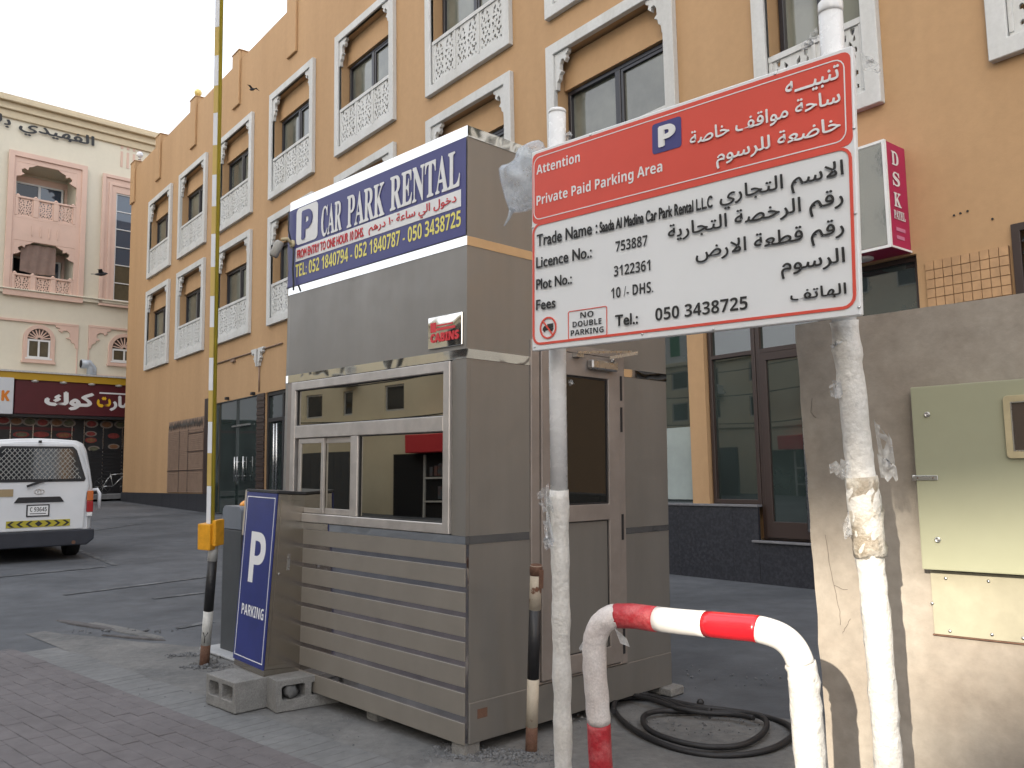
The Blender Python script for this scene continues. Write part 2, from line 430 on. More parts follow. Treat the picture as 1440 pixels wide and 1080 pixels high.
def wall_grid(mb, x0, x1, z0, z1, y, holes, depth, back=True, mi=0):
    """front face at y with rectangular holes (x0,x1,z0,z1) cut in, with reveals and optional back faces"""
    xs = sorted({x0, x1} | {h[0] for h in holes} | {h[1] for h in holes})
    zs = sorted({z0, z1} | {h[2] for h in holes} | {h[3] for h in holes})
    xs = [x for x in xs if x0 <= x <= x1]; zs = [z for z in zs if z0 <= z <= z1]
    for i in range(len(xs)-1):
        for j in range(len(zs)-1):
            cx = (xs[i]+xs[i+1])/2; cz = (zs[j]+zs[j+1])/2
            if any(h[0] < cx < h[1] and h[2] < cz < h[3] for h in holes): continue
            mb.quad((xs[i],y,zs[j]), (xs[i+1],y,zs[j]), (xs[i+1],y,zs[j+1]), (xs[i],y,zs[j+1]), mi)
    for h in holes:
        a, b, c, d = h[:4]; D = h[4] if len(h) > 4 else depth
        mb.quad((a,y,c),(b,y,c),(b,y+D,c),(a,y+D,c), mi); mb.quad((a,y,d),(b,y,d),(b,y+D,d),(a,y+D,d), mi)
        mb.quad((a,y,c),(a,y,d),(a,y+D,d),(a,y+D,c), mi); mb.quad((b,y,c),(b,y,d),(b,y+D,d),(b,y+D,c), mi)
        if back: mb.quad((a,y+D,c),(b,y+D,c),(b,y+D,d),(a,y+D,d), mi)

# ================================================================== frames of the big surfaces
_df = ray(-242, 684); _df.z = 0; _df.normalize()
FD = ground_at(945, 806.6)
FAC = Frame(FD, -_df)                         # main facade: x to the right, y into the building
_lx = (FAC.Y * math.cos(math.radians(5)) + _df * math.sin(math.radians(5)))
LB = Frame(FD + _df * 32.0, _lx)              # cream building closing the car park on the left
KD = Vector((0.731, -0.682, 0)).normalized()  # direction of the kerb
KF = Frame((-2.943, 6.149, 0), KD)            # x along the kerb to the right, y across towards the car park

# ================================================================== ground
def ground_sheet():
    mb = MB()
    xs = [-400, -150, -80, -60] + [-50 + i for i in range(0, 81)] + [40, 60, 150, 400]
    ys = [-400, -150, -80, -60] + [-50 + i for i in range(0, 111)] + [80, 150, 400]
    idx = {}
    for j, y in enumerate(ys):
        for i, x in enumerate(xs):
            idx[i, j] = len(mb.v); mb.v.append(Vector((x, y, gz(x, y) - 0.006)))
    for j in range(len(ys)-1):
        for i in range(len(xs)-1):
            mb.f.append([idx[i,j], idx[i+1,j], idx[i+1,j+1], idx[i,j+1]]); mb.mi.append(0); mb.sm.append(True)
    return mb.build('asphalt_ground', M_ASPH, kind='structure')
ground_sheet()

# dusty concrete round the kiosk, sheet a few mm above the asphalt
def dust_sheet():
    mb = MB()
    pts = []
    for i in range(0, 40):
        x = -2.4 + i*0.28
        e = 1.45 + 0.35*noise.noise(Vector((x*0.6, 3.1, 0))) + 0.12*noise.noise(Vector((x*2.6, 1.1, 0))) + max(0, x-1.0)*0.25
        if x < 0.3: e = 0.42 + (x+2.4)/2.7*1.0 + 0.10*noise.noise(Vector((x*3, 5, 0)))
        pts.append((x, e))
    poly = [(-2.4, 0.30)] + pts + [(8.6, 0.30)]
    n = len(pts)
    vs = [KF.w(x, 0.27, -0.001) for x, e in pts] + [KF.w(x, e, -0.001) for x, e in pts]
    fs = [(i, i+1, n+i+1, n+i) for i in range(n-1)]
    mb.add([(v.x, v.y, gz(v.x, v.y) - 0.001) for v in vs], fs)
    return mb.build('dusty_ground', M_DUST, kind='structure')
dust_sheet()

# paved footway: bed + blocks
bed = MB()
bed.add([KF.w(-9, 0.30, -0.002), KF.w(-9, -6.5, -0.002), KF.w(9, -6.5, -0.002), KF.w(9, 0.30, -0.002)], [(0,1,2,3)])
foot = bed.build('footway', M_JOINT, kind='structure')
def block_mesh(name, a, b, h, m):
    mb = MB(); mb.box(0.0015, a-0.0015, 0.0015, b-0.0015, -h, 0)
    return mb.mesh(name, m, 0.003)
pav_me = block_mesh('paver', 0.20, 0.10, 0.03, M_PAVER)
edge_me = block_mesh('edging_block', 0.10, 0.298, 0.03, M_EDGE)
cands = []
for j in range(64):
    for i in range(-45, 46):
        x = i*0.2 + (0.1 if j % 2 else 0); y = -0.1*(j+1)
        P = KF.w(x+0.1, y+0.05, 0)
        cands.append(((P-EYE).length, x, y, 0, P))
for i in range(-90, 91):
    P = KF.w(i*0.1+0.05, 0.15, 0)
    cands.append(((P-EYE).length, i*0.1, 0.0, 1, P))
def inview(P):
    q = RW.transposed() @ (P - EYE)
    if q.z > -0.5: return False
    return -0.03 < (720 + F*q.x/-q.z)/1440 < 1.03 and (540 - F*q.y/-q.z)/1080 < 1.04
vis = sorted([c for c in cands if inview(c[4]) and not (c[4].x > -0.2 and c[3] == 0)], key=lambda c: c[0])
near = {(c[1], c[2], c[3]) for c in vis[:290]}
rest = MB(); rest_e = MB()
for d, x, y, k, P in cands:
    rz = 0.0025*noise.noise(Vector((x*3.3, y*3.3, 1))) + random.uniform(-0.0012, 0.0012) + (-0.004 if k else 0)
    if (x, y, k) in near:
        o = link('paver' if k == 0 else 'edging_block', pav_me if k == 0 else edge_me, foot)
        o.matrix_world = KF.m @ Matrix.Translation((x, y, rz + 0.004)) @ Matrix.Rotation(random.uniform(-0.012, 0.012), 4, 'Z')
    else:
        a, b = (0.2, 0.1) if k == 0 else (0.1, 0.298)
        c = [KF.w(x+0.002, y+0.002, rz+0.003), KF.w(x+a-0.002, y+0.002, rz+0.003), KF.w(x+a-0.002, y+b-0.002, rz+0.003), KF.w(x+0.002, y+b-0.002, rz+0.003)]
        lo = [p - Vector((0,0,0.012)) for p in c]
        (rest_e if k else rest).add(c + lo, [(0,1,2,3), (0,1,5,4), (1,2,6,5), (2,3,7,6), (3,0,4,7)])
rest.build('outer_pavers', M_PAVER, foot, kind='stuff')
rest_e.build('outer_edging_blocks', M_EDGE, foot, kind='stuff')

# worn parking lines
def strip(a, b, wd, name='parking_line', m=None, lift=0.002, parent=None):
    n = max(2, int((b-a).length/0.5)); d = (b-a).normalized(); s = Vector((-d.y, d.x, 0))*wd/2
    vs = []
    for i in range(n+1):
        p = a + (b-a)*i/n
        for q in (p-s, p+s): vs.append((q.x, q.y, gz(q.x, q.y) + lift))
    mb = MB(); mb.add(vs, [(2*i, 2*i+1, 2*i+3, 2*i+2) for i in range(n)])
    o = mb.build(name, m or M_LINE, parent)
    if not parent: props(o, kind='structure')
    return o
for (ax, ay, bx, by) in [(-40, 811, 148, 794), (96, 772, 163, 792), (90, 826, 292, 803), (215, 842, 300, 832), (250, 877, 300, 868), (140, 741, 290, 732), (110, 757, 200, 745), (955, 878, 1130, 905)]:
    z = 0.16 if by < 812 and bx < 400 else 0.05 if bx < 400 else 0
    a = ground_at(ax, ay, z); b = ground_at(bx, by, z)
    strip(Vector((a.x, a.y, 0)), Vector((b.x, b.y, 0)), 0.10)

# broken patch of asphalt and repaired slab next to the kerb
def ragged(cx, cy, rx, ry, ang, z0, h, m, name, seed, kind='structure', n=26):
    pts = []
    for i in range(n):
        a = 2*math.pi*i/n; r = 1 + 0.35*noise.noise(Vector((math.cos(a)*2, math.sin(a)*2, seed)))
        x = rx*r*math.cos(a); y = ry*r*math.sin(a)
        pts.append((cx + x*math.cos(ang) - y*math.sin(ang), cy + x*math.sin(ang) + y*math.cos(ang)))
    lift = {'asphalt_crack': 0.010}.get(name, 0.006)
    mb = MB(); mb.add([(cx, cy, gz(cx, cy)+lift)] + [(x, y, gz(x, y)-0.004) for x, y in pts] + [(cx+(x-cx)*0.93, cy+(y-cy)*0.93, gz(cx+(x-cx)*0.93, cy+(y-cy)*0.93)+lift) for x, y in pts], [(0, n+1+i, n+1+(i+1) % n) for i in range(n)] + [(1+i, 1+(i+1) % n, n+1+(i+1) % n, n+1+i) for i in range(n)])
    return mb.build(name, m, None, kind=kind)
for (px, py, rx, ry, an, m_, nm, sd) in ((172, 888, 0.62, 0.07, -0.62, M_DUST, 'broken_asphalt_edge', 3), (120, 883, 0.50, 0.045, -0.55, M_JOINT, 'asphalt_crack', 8), (190, 898, 0.35, 0.022, -0.35, M_JOINT, 'asphalt_crack', 12), (205, 705, 2.4, 0.5, 0.9, M_DUST, 'dust_patch', 25)):
    g = ground_at(px, py, 0.0)
    ragged(g.x, g.y, rx, ry, an, 0.0, 0.0, m_, nm, sd)

# loose stones
def stones(name, label, spots, m):
    bm = bmesh.new()
    for (c, spread, n, smin, smax) in spots:
        for i in range(n):
            a = random.uniform(0, 2*math.pi); r = spread[0]*math.sqrt(random.random())*random.choice((0.6, 1)); q = r*spread[1]/spread[0]
            x = c[0] + r*math.cos(a); y = c[1] + q*math.sin(a)
            s = random.uniform(smin, smax)*(1.3 - r/spread[0])
            t = bmesh.ops.create_icosphere(bm, subdivisions=1, radius=s)
            R = Matrix.Rotation(random.uniform(0, 6), 3, Vector((random.random(), random.random(), random.random()+.01)).normalized())
            k = Vector((random.uniform(.7,1.3), random.uniform(.7,1.3), random.uniform(.4,.8)))
            for v in t['verts']:
                p = v.co * (1 + random.uniform(-.22, .22)); p = Vector((p.x*k.x, p.y*k.y, p.z*k.z))
                p = R @ p; v.co = Vector((x, y, gz(x, y) + s*0.35)) + p
    me = bpy.data.meshes.new(name); bm.to_mesh(me); bm.free(); me.materials.append(m)
    return props(link(name, me), label, None, None, 'stuff')
G = lambda px, py: tuple(ground_at(px, py))[:2]
stones('gravel', 'grey gravel spilled on the ground', [
    (G(690, 1062), (0.42, 0.16), 420, 0.004, 0.013), (G(640, 1052), (0.16, 0.10), 130, 0.004, 0.014), (G(735, 1068), (0.25, 0.18), 160, 0.003, 0.011),
    (G(262, 922), (0.20, 0.12), 120, 0.006, 0.022), (G(290, 938), (0.22, 0.12), 160, 0.005, 0.020), (G(318, 944), (0.25, 0.06), 70, 0.004, 0.014),
    (G(780, 1010), (0.5, 0.25), 90, 0.003, 0.012), (G(520, 1010), (0.7, 0.12), 26, 0.002, 0.008), (G(985, 1020), (0.55, 0.30), 110, 0.002, 0.009),
    (G(1010, 950), (1.2, 0.6), 70, 0.002, 0.010), (G(170, 890), (0.7, 0.15), 70, 0.003, 0.016), (G(420, 1040), (1.2, 0.4), 50, 0.001, 0.006), (G(200, 980), (1.6, 0.5), 45, 0.001, 0.007)], M_GRAV)
stones('earth_mound', 'grey mortar and earth heaped round the striped post', [(G(290, 934), (0.13, 0.09), 90, 0.012, 0.035), (G(325, 925), (0.18, 0.05), 30, 0.008, 0.02)], M_DUST)

# ================================================================== main ochre building
bld = thing('ochre_building', 'long ochre three-storey building with white latticed window surrounds behind the kiosk', 'building', FAC)
XL = -28.44; XR = 26.0; ZTOP = 14.22
WN = [(25.64, 2.75), (21.97, 2.75), (18.07, 2.75), (14.03, 2.78), (10.06, 2.80), (6.03, 2.78), (2.30, 2.77), (-1.77, 1.66), (-4.58, 2.77), (-8.4, 2.77), (-12.3, 2.77), (-16.2, 2.77), (-20.1, 2.77)]
rows = [(5.55, 8.61), (9.09, 12.13)]
holes = []
for s, wd in WN:
    for b, t in rows: holes.append((-s+0.19, -s+wd-0.19, b+0.17, t-0.19, 0.34))
GL = [(-18.05, -14.75, -0.3, 3.74), (-14.2, -10.6, -0.3, 3.74), (-10.3, -6.9, 0.97, 3.74), (-6.6, -3.6, 0.97, 3.74), (-3.4, 0.42, 0.97, 3.74), (0.70, 3.66, 0.53, 3.74), (4.66, 7.6, 0.97, 3.80), (9.0, 13.0, 0.97, 3.74), (13.6, 17.6, 0.97, 3.74), (19.0, 23.0, 0.97, 3.74)]
for h in GL: holes.append(h + (0.30,))
mb = MB()
wall_grid(mb, XL, XR, -0.4, ZTOP, 0.0, holes, 0.3)
mb.quad((XL,0,-0.4),(XL,14,-0.4),(XL,14,ZTOP),(XL,0,ZTOP))
mb.quad((XR,0,-0.4),(XR,14,-0.4),(XR,14,ZTOP),(XR,0,ZTOP))
mb.quad((XL,0.3,ZTOP),(XR,0.3,ZTOP),(XR,14,ZTOP-1),(XL,14,ZTOP-1))
mb.quad((XL,0,ZTOP),(XR,0,ZTOP),(XR,0.3,ZTOP),(XL,0.3,ZTOP))
wall_o = mb.build('wall', M_ORANGE, bld)
for s in (28.44, 24.98, 20.98, 17.0, 12.95, 8.95, 4.95, 0.95, -3.05, -6.6):
    x1 = -s + 0.56
    x0 = -s - 0.02
    m_ = MB()
    m_.box(x0, x1, -0.07, 0.0-0.002, 12.78, 14.50)
    m_.box(x0, x1, 0.0, 0.32, ZTOP+0.002, 14.50)
    m_.box(x0-0.02, x1+0.02, -0.09, 0.34, 14.503, 14.54)
    m_.build('parapet_pier', M_ORANGE, bld, 0.01)

# --- carved lattice panel: a plate with scroll-shaped openings (marching squares, then thickness)
def lattice_mesh(W, H):
    hl = []                                   # openings: (x, y, rx, ry, angle) in unit half panel, mirrored
    for (x, y, a, b, t) in [(0.16,0.93,.06,.035,0.3),(0.33,0.86,.055,.03,-0.7),(0.12,0.83,.035,.03,0),(0.22,0.74,.055,.028,1.1),(0.38,0.76,.05,.022,0.8),(0.10,0.66,.03,.035,0),(0.26,0.64,.04,.02,-0.5),(0.40,0.62,.055,.03,0.2),
                            (0.14,0.54,.04,.028,0.9),(0.28,0.52,.055,.024,-0.9),(0.42,0.49,.045,.032,1.3),(0.18,0.42,.05,.026,0.4),(0.35,0.40,.045,.024,-0.4),(0.10,0.31,.03,.03,0),(0.25,0.30,.055,.026,1.0),(0.41,0.29,.05,.028,0.1),
                            (0.17,0.19,.05,.03,-0.6),(0.34,0.18,.05,.028,0.7),(0.10,0.10,.028,.028,0),(0.27,0.08,.05,.022,0.2),(0.43,0.11,.045,.022,0.0)]:
        for mx in (0, 1):
            hl.append((1-x if mx else x, y, a*1.02, b*1.10, -t if mx else t))
    def f(u, v):
        m = 9.0
        for (x, y, a, b, t) in hl:
            dx = (u-x); dy = (v-y)*H/W*0.62
            p = dx*math.cos(t)+dy*math.sin(t); q = -dx*math.sin(t)+dy*math.cos(t)
            q += 1.6*p*p/a*(1 if math.sin(t*7+x*9) > 0 else -1)*0.5
            m = min(m, math.sqrt((p/a)**2+(q/b)**2)-1)
        top = (v-0.955) + 0.03*math.cos((u-0.5)*math.pi*4)
        m = min(m, 9 if v < 0.9 else (0.985-v)*60 if False else m)
        return m
    nu, nv = 26, 34
    g = [[f(i/nu, j/nv) for i in range(nu+1)] for j in range(nv+1)]
    vs = []; key = {}; fs = []; bnd = []
    def vert(k, u, v):
        if k not in key: key[k] = len(vs); vs.append((u*W, v*H))
        return key[k]
    for j in range(nv):
        for i in range(nu):
            c = [(i,j),(i+1,j),(i+1,j+1),(i,j+1)]; val = [g[b][a] for a, b in c]; poly = []
            for k in range(4):
                a, b = c[k], c[(k+1)%4]; va, vb = val[k], val[(k+1)%4]
                if va > 0: poly.append(vert(a, a[0]/nu, a[1]/nv))
                if (va > 0) != (vb > 0):
                    t = va/(va-vb); kk = (min(a,b), max(a,b))
                    poly.append(vert(kk, (a[0]+(b[0]-a[0])*t)/nu, (a[1]+(b[1]-a[1])*t)/nv)); bnd.append(kk)
            if len(poly) >= 3: fs.append(poly)
    n = len(vs)
    bm = bmesh.new()
    bv = [bm.verts.new((x, 0, z)) for x, z in vs]
    for p in fs:
        try: bm.faces.new([bv[i] for i in p])
        except ValueError: pass
    be = [e for e in bm.edges if len(e.link_faces) == 1]
    r = bmesh.ops.extrude_edge_only(bm, edges=be)
    for v in [x for x in r['geom'] if isinstance(x, bmesh.types.BMVert)]: v.co.y += 0.035
    bmesh.ops.recalc_face_normals(bm, faces=bm.faces)
    me = bpy.data.meshes.new('lattice_panel'); bm.to_mesh(me); bm.free(); me.materials.append(M_TRIM)
    return me
LAT = lattice_mesh(0.70, 0.80)

def bracket_poly(w_, h_):
    """ogee bracket filling a top-left corner, outline in (x right, z down from corner)"""
    p = [(0, 0), (w_, 0), (w_*0.97, -h_*0.10), (w_*0.80, -h_*0.15), (w_*0.86, -h_*0.24), (w_*0.70, -h_*0.33), (w_*0.66, -h_*0.24), (w_*0.50, -h_*0.22), (w_*0.38, -h_*0.32), (w_*0.36, -h_*0.48),
         (w_*0.52, -h_*0.56), (w_*0.34, -h_*0.62), (w_*0.30, -h_*0.74), (w_*0.16, -h_*0.80), (w_*0.12, -h_), (0, -h_)]
    return p
def make_window(wd, H, npan):
    """window in a white surround; origin at the outer bottom-left corner of the surround on the wall face"""
    me_ = MB()
    ring(me_, 0, wd, 0, H, 0.19, -0.10, 0.001)
    ring(me_, 0.19-0.03, wd-0.16, 0.19-0.03, H-0.16, 0.03, -0.065, 0.0, wb=0.02)
    wn = me_.build('window', M_TRIM, bld, 0.008)
    s = MB(); s.box(0.2, wd-0.2, 0.14, 0.33, H-0.78, H-0.20)          # ochre lintel block inside the recess
    s.build('lintel', M_ORANGE, wn)
    # sash
    x0, x1 = 0.22, wd-0.22; z0, z1 = 1.02, H-0.79
    fr = MB(); ring(fr, x0, x1, z0, z1, 0.07, 0.20, 0.30)
    nb = 2
    mx = (x0+x1)/2
    fr.box(mx-0.055, mx+0.055, 0.19, 0.298, z0+0.07, z1-0.07)
    fr.build('sash_frame', M_DARKFR, wn, 0.006)
    fr2 = MB(); ring(fr2, mx+0.06, x1-0.075, z0+0.075, z1-0.075, 0.05, 0.205, 0.27)
    fr2.build('sash', M_DARKFR, wn, 0.004)
    p = MB(); p.box(x0+0.07, mx-0.055, 0.27, 0.28, z0+0.07, z1-0.07); p.build('pane', M_WGLASS, wn)
    p = MB(); p.box(mx+0.11, x1-0.125, 0.245, 0.255, z0+0.125, z1-0.125); p.build('pane', M_WGLASS, wn)
    # balustrade frame
    b = MB(); zt = 1.10
    b.box(0.192, wd-0.192, -0.05, 0.02, zt-0.05, zt+0.03)
    b.box(0.192, wd-0.192, -0.035, 0.01, 0.16, 0.245)
    pw = (wd-0.384-0.05)/npan
    for i in range(npan+1):
        b.box(0.192+i*pw, 0.192+i*pw+0.05, -0.045, 0.02, 0.246, zt-0.051)
    b.build('balustrade', M_TRIM, wn, 0.004)
    for i in range(npan):
        o = link('lattice_panel', LAT, wn)
        o.location = (0.192+0.05+i*pw, -0.025, 0.246)
        o.scale = ((pw-0.05)/0.70, 1, (zt-0.051-0.246)/0.80)
    bp = bracket_poly(0.34, 0.62)
    k = MB(); k.prism([(0.192+x, H-0.192+z) for x, z in bp], -0.06, 0.02); k.build('bracket', M_TRIM, wn, 0.004)
    k = MB(); k.prism([(wd-0.192-x, H-0.192+z) for x, z in bp], -0.06, 0.02); k.build('bracket', M_TRIM, wn, 0.004)
    return wn
big = make_window(2.76, 3.04, 3); small = make_window(1.66, 3.05, 2)
first = {2.76: True, 1.66: True}
for s, wd in WN:
    for b, t in rows:
        src = small if wd < 2 else big
        o = src if first[1.66 if wd < 2 else 2.76] else dup(src, bld)
        first[1.66 if wd < 2 else 2.76] = False
        o.parent = bld; o.location = (-s, 0, b)

# plinth
for xa_, xb_, zz_ in ((XL-0.03, -18.06, 0.97), (-10.6, -3.41, 0.97), (-3.408, 1.482, 0.94), (1.484, 3.62, 0.50), (3.622, XR, 0.94)):
    x = xa_                                           # polished slabs with open joints
    while x < xb_-0.01:
        x2 = min(xb_, x+0.9); mb = MB(); mb.box(x+0.0015, x2-0.0015, -0.05-random.uniform(0,.002), -0.003, -0.4, zz_); mb.build('granite_slab', M_GRANITE, bld, 0.003); x = x2
for q in ((-3.408, 1.482, -0.07, 0.06, 0.942, 0.972), (1.40, 3.62, -0.09, 0.10, 0.502, 0.53), (3.622, XR, -0.07, 0.0, 0.942, 0.97)):
    mb = MB(); mb.box(*q); mb.build('plinth_coping', mat('grey_coping', (0.16,0.16,0.17), 0.6, var=0.2, scale=8), bld, 0.004)

def shopfront(x0, x1, z0, z1, mull=(), trans=(), fm=M_BROWNFR, y=0.10, name='shop_window', w_=0.06):
    f_ = MB(); ring(f_, x0, x1, z0, z1, w_, y, y+0.09)
    for m_ in mull: f_.box(m_-w_/2, m_+w_/2, y+0.002, y+0.088, z0+w_, z1-w_)
    for t_ in trans: f_.box(x0+w_, x1-w_, y+0.004, y+0.086, t_-w_/2, t_+w_/2)
    o = f_.build(name, fm, bld, 0.004)
    xs = [x0+w_] + [v for m_ in mull for v in (m_-w_/2, m_+w_/2)] + [x1-w_]
    zs = [z0+w_] + [v for t_ in trans for v in (t_-w_/2, t_+w_/2)] + [z1-w_]
    for i in range(0, len(xs), 2):
        for j in range(0, len(zs), 2):
            p = MB(); p.box(xs[i], xs[i+1], y+0.05, y+0.06, zs[j], zs[j+1]); p.build('pane', M_SGLASS, o)
    return o
# far left: louvred panel with iron leaves, dark post, frameless shopfront
gx0, gx1, gz0, gz1 = -22.6, -18.98, 1.0, 3.42
lv = MB(); lv.box(gx0, gx1, -0.02, -0.004, gz0, gz1)
lo = lv.build('louvre_panel', M_LOUVRE, bld)
n = 34
sl_ = MB()
for i in range(n):
    z = gz0 + (gz1-gz0-0.35)*i/n
    sl_.box(gx0+0.02, gx1-0.02, -0.045, -0.021, z+0.012, z+0.060)
sl_.build('slats', M_LOUVRE, lo, kind='stuff')
fr_ = MB()
for x in (-21.35, -20.45): fr_.box(x-0.02, x+0.02, -0.05, -0.021, gz0, gz1-0.35)
for x0_, x1_, z in ((-20.43, gx1, 1.72), (-20.43, gx1, 2.32), (-20.43, gx1, 2.92), (gx0, -20.47, 1.72)): fr_.box(x0_, x1_, -0.052, -0.046, z-0.012, z+0.012)
fr_.build('rail', M_BROWNFR, lo)
lf = MB()
for i in range(30):
    x = gx0 + 0.1 + (gx1-gx0-0.2)*(i+0.5)/30; a = random.uniform(-0.7, 0.7); c = Vector((x, -0.04, gz1-0.18+random.uniform(-.03,.03)))
    d = Vector((math.sin(a), 0, math.cos(a))); q = Vector((d.z, 0, -d.x))
    lf.add([c-d*0.17, c+q*0.035, c+d*0.17, c-q*0.035, c+Vector((0,-0.02,0))], [(0,1,4),(1,2,4),(2,3,4),(3,0,4)])
lf.build('iron_leaf_frieze', M_LEAFY, lo, kind='stuff')
p_ = MB(); p_.box(-18.9, -18.08, -0.06, -0.003, 0.97, 3.95); p_.build('dark_post', M_BROWNFR, bld, 0.01)
g_ = shopfront(-18.05, -14.75, 0.40, 3.74, (-16.4,), (), M_SGLASS, 0.02, 'glass_shopfront', 0.02)
h_ = MB()
for x in (-16.25, -16.05, -15.6):
    h_.cyl((x, -0.06, 1.35), (x, -0.06, 2.05), 0.022, 10); h_.cyl((x, -0.06, 1.5), (x, 0.03, 1.5), 0.015, 8); h_.cyl((x, -0.06, 1.9), (x, 0.03, 1.9), 0.015, 8)
h_.build('door_handle', M_STEEL, g_)
h_ = MB(); h_.box(-16.7, -15.3, 0.0, 0.02, 2.93, 2.98); h_.build('door_rail', M_STEEL, g_)
b_ = MB()
for i in range(34):
    b_.box(-14.73, -14.22, -0.05 + 0.012*(i % 2), -0.003, 0.35+i*0.1, 0.35+i*0.1+0.094)
b_.build('dark_brick_column', M_BROWNFR, bld, 0.006)
d_ = shopfront(-14.2, -10.6, 0.40, 3.74, (-13.15, -12.1), (2.98,), M_BLACK, 0.04, 'shop_entrance', 0.10)
h_ = MB()
for x in (-13.5, -13.32): h_.cyl((x, -0.05, 0.9), (x, -0.05, 2.85), 0.03, 10)
h_.build('door_handle', M_STEEL, d_)
for q_ in (9.0, 13.6, 19.0): shopfront(q_, q_+4.0, 0.97, 3.74, (q_+2.0,), (2.92,))
shopfront(-10.3, -6.9, 0.97, 3.74, (-9.2, -8.0), (2.92,)); shopfront(-6.6, -3.6, 0.97, 3.74, (-5.1,), (2.92,))
o_ = shopfront(-3.4, 0.42, 0.97, 3.74, (-1.9,), (), M_SGLASS, 0.05, 'shop_window', 0.015)
k_ = MB(); k_.box(-1.88, 0.40, 0.085, 0.098, 1.02, 2.02); k_.build('white_sticker_band', mat('frosted_film', (0.33,0.38,0.37), 0.12, var=0.1), o_)
for (a, b, c, d) in ((0.03, 0.40, 3.35, 3.66),):
    k_ = MB(); k_.box(a, b, 0.085, 0.098, c, d); k_.build('white_poster', M_WHITE, o_)
o_ = shopfront(0.72, 1.47, 0.975, 3.74, (), (2.93,), M_BROWNFR, 0.06, 'shop_window', 0.055)
# glass door with its frame and long pull bar
o_ = shopfront(1.475, 3.66, 0.535, 3.74, (2.42,), (2.93,), M_BROWNFR, 0.07, 'shop_window', 0.06)
dr = MB(); ring(dr, 1.54, 2.385, 0.56, 2.895, 0.10, 0.045, 0.115, wb=0.20); dr = dr.build('door', M_BROWNFR, bld, 0.004)
q_ = MB(); q_.box(1.642, 2.283, 0.075, 0.085, 0.762, 2.793); q_.build('pane', M_SGLASS, dr)
q_ = MB(); (xa, za) = FAC.loc(1113, 492, -0.02); (xb, zb) = FAC.loc(1130, 757, -0.02)
q_.tube([(xa+0.12, -0.02, za-0.03), (xa+0.12, -0.02, 0.66)], 0.022, 10); q_.cyl((xa+0.12, -0.02, 2.7), (xa+0.12, 0.045, 2.7), 0.014, 8); q_.cyl((xa+0.12, -0.02, 0.9), (xa+0.12, 0.045, 0.9), 0.014, 8)
q_.build('pull_bar', M_STEEL, dr)
# tiled panel, louvre, conduit, brackets
tx0, tx1, tz0, tz1 = 3.76, 4.60, 1.2, 3.62
t_ = MB(); t_.box(tx0, tx1, -0.02, -0.003, tz0, tz1); to = t_.build('tile_panel', mat('tile_grout', (0.22,0.14,0.08), 0.95), bld)
t_ = MB(); nx = 9; nzz = 24
for i in range(nx):
    for j in range(nzz):
        x = tx0 + (tx1-tx0)*i/nx; z = tz0 + (tz1-tz0)*j/nzz
        if z < 2.5: continue
        t_.box(x+0.004, x+(tx1-tx0)/nx-0.004, -0.034-random.uniform(0,.002), -0.0205, z+0.004, z+(tz1-tz0)/nzz-0.004)
t_.build('tiles', M_STONETILE, to, kind='stuff')
t_ = MB(); ring(t_, 4.64, 7.62, 0.9, 3.82, 0.08, -0.05, 0.001); vt = t_.build('vent_frame', M_BROWNFR, bld, 0.004)
for i in range(22):
    z = 1.0 + i*0.125
    t_ = MB(); t_.add([(4.73, -0.04, z), (7.53, -0.04, z), (7.53, 0.05, z+0.09), (4.73, 0.05, z+0.09), (4.73, -0.04, z+0.012), (7.53, -0.04, z+0.012), (7.53, 0.05, z+0.102), (4.73, 0.05, z+0.102)], [(0,3,2,1),(4,5,6,7),(0,1,5,4),(1,2,6,5),(2,3,7,6),(3,0,4,7)])
    t_.build('vent_blade', M_BLACK, vt)
t_ = MB(); t_.tube([(-18.4, -0.03, 4.97), (-13.1, -0.03, 4.97)], 0.022, 8); t_.tube([(-14.62, -0.03, 4.55), (-14.62, -0.03, 3.8)], 0.02, 8); t_.box(-16.7, -16.45, -0.07, -0.003, 4.86, 4.93)
t_.build('conduit', M_LOUVRE, bld)
for sg in (-1, 1):
    bp = bracket_poly(0.38, 0.50); t_ = MB(); t_.prism([(-14.66 + sg*0.06 + sg*(0.0+x), 5.02+z) for x, z in bp], -0.09, -0.003); t_.build('bracket', M_TRIM, bld, 0.004)
for px, py in ((545, 601), (607, 614)):
    pass
t_ = MB()
for (a, b) in ((1342, 303), (1351, 300), (1361, 297), (1396, 308)):
    x, z = FAC.loc(a, b); t_.cyl((x, -0.003, z), (x, -0.012, z), 0.012, 8)
t_.build('drill_hole', M_BLACK, bld)
for (a, b) in ((545/3.6+180-10, 728/3.6+360-1), (640/3.6+180, 700/3.6+360)):
    x, z = FAC.loc(a, b); t_ = MB(); t_.box(x-0.07, x+0.07, -0.10, -0.003, z-0.02, z+0.06); t_.build('floodlight', M_BLACK, bld, 0.01)
t_ = MB(); x, z = FAC.loc(303, 593); t_.box(-18.6, -18.35, -0.14, -0.061, 3.2, 3.3); t_.build('junction_box', M_BROWNFR, bld)

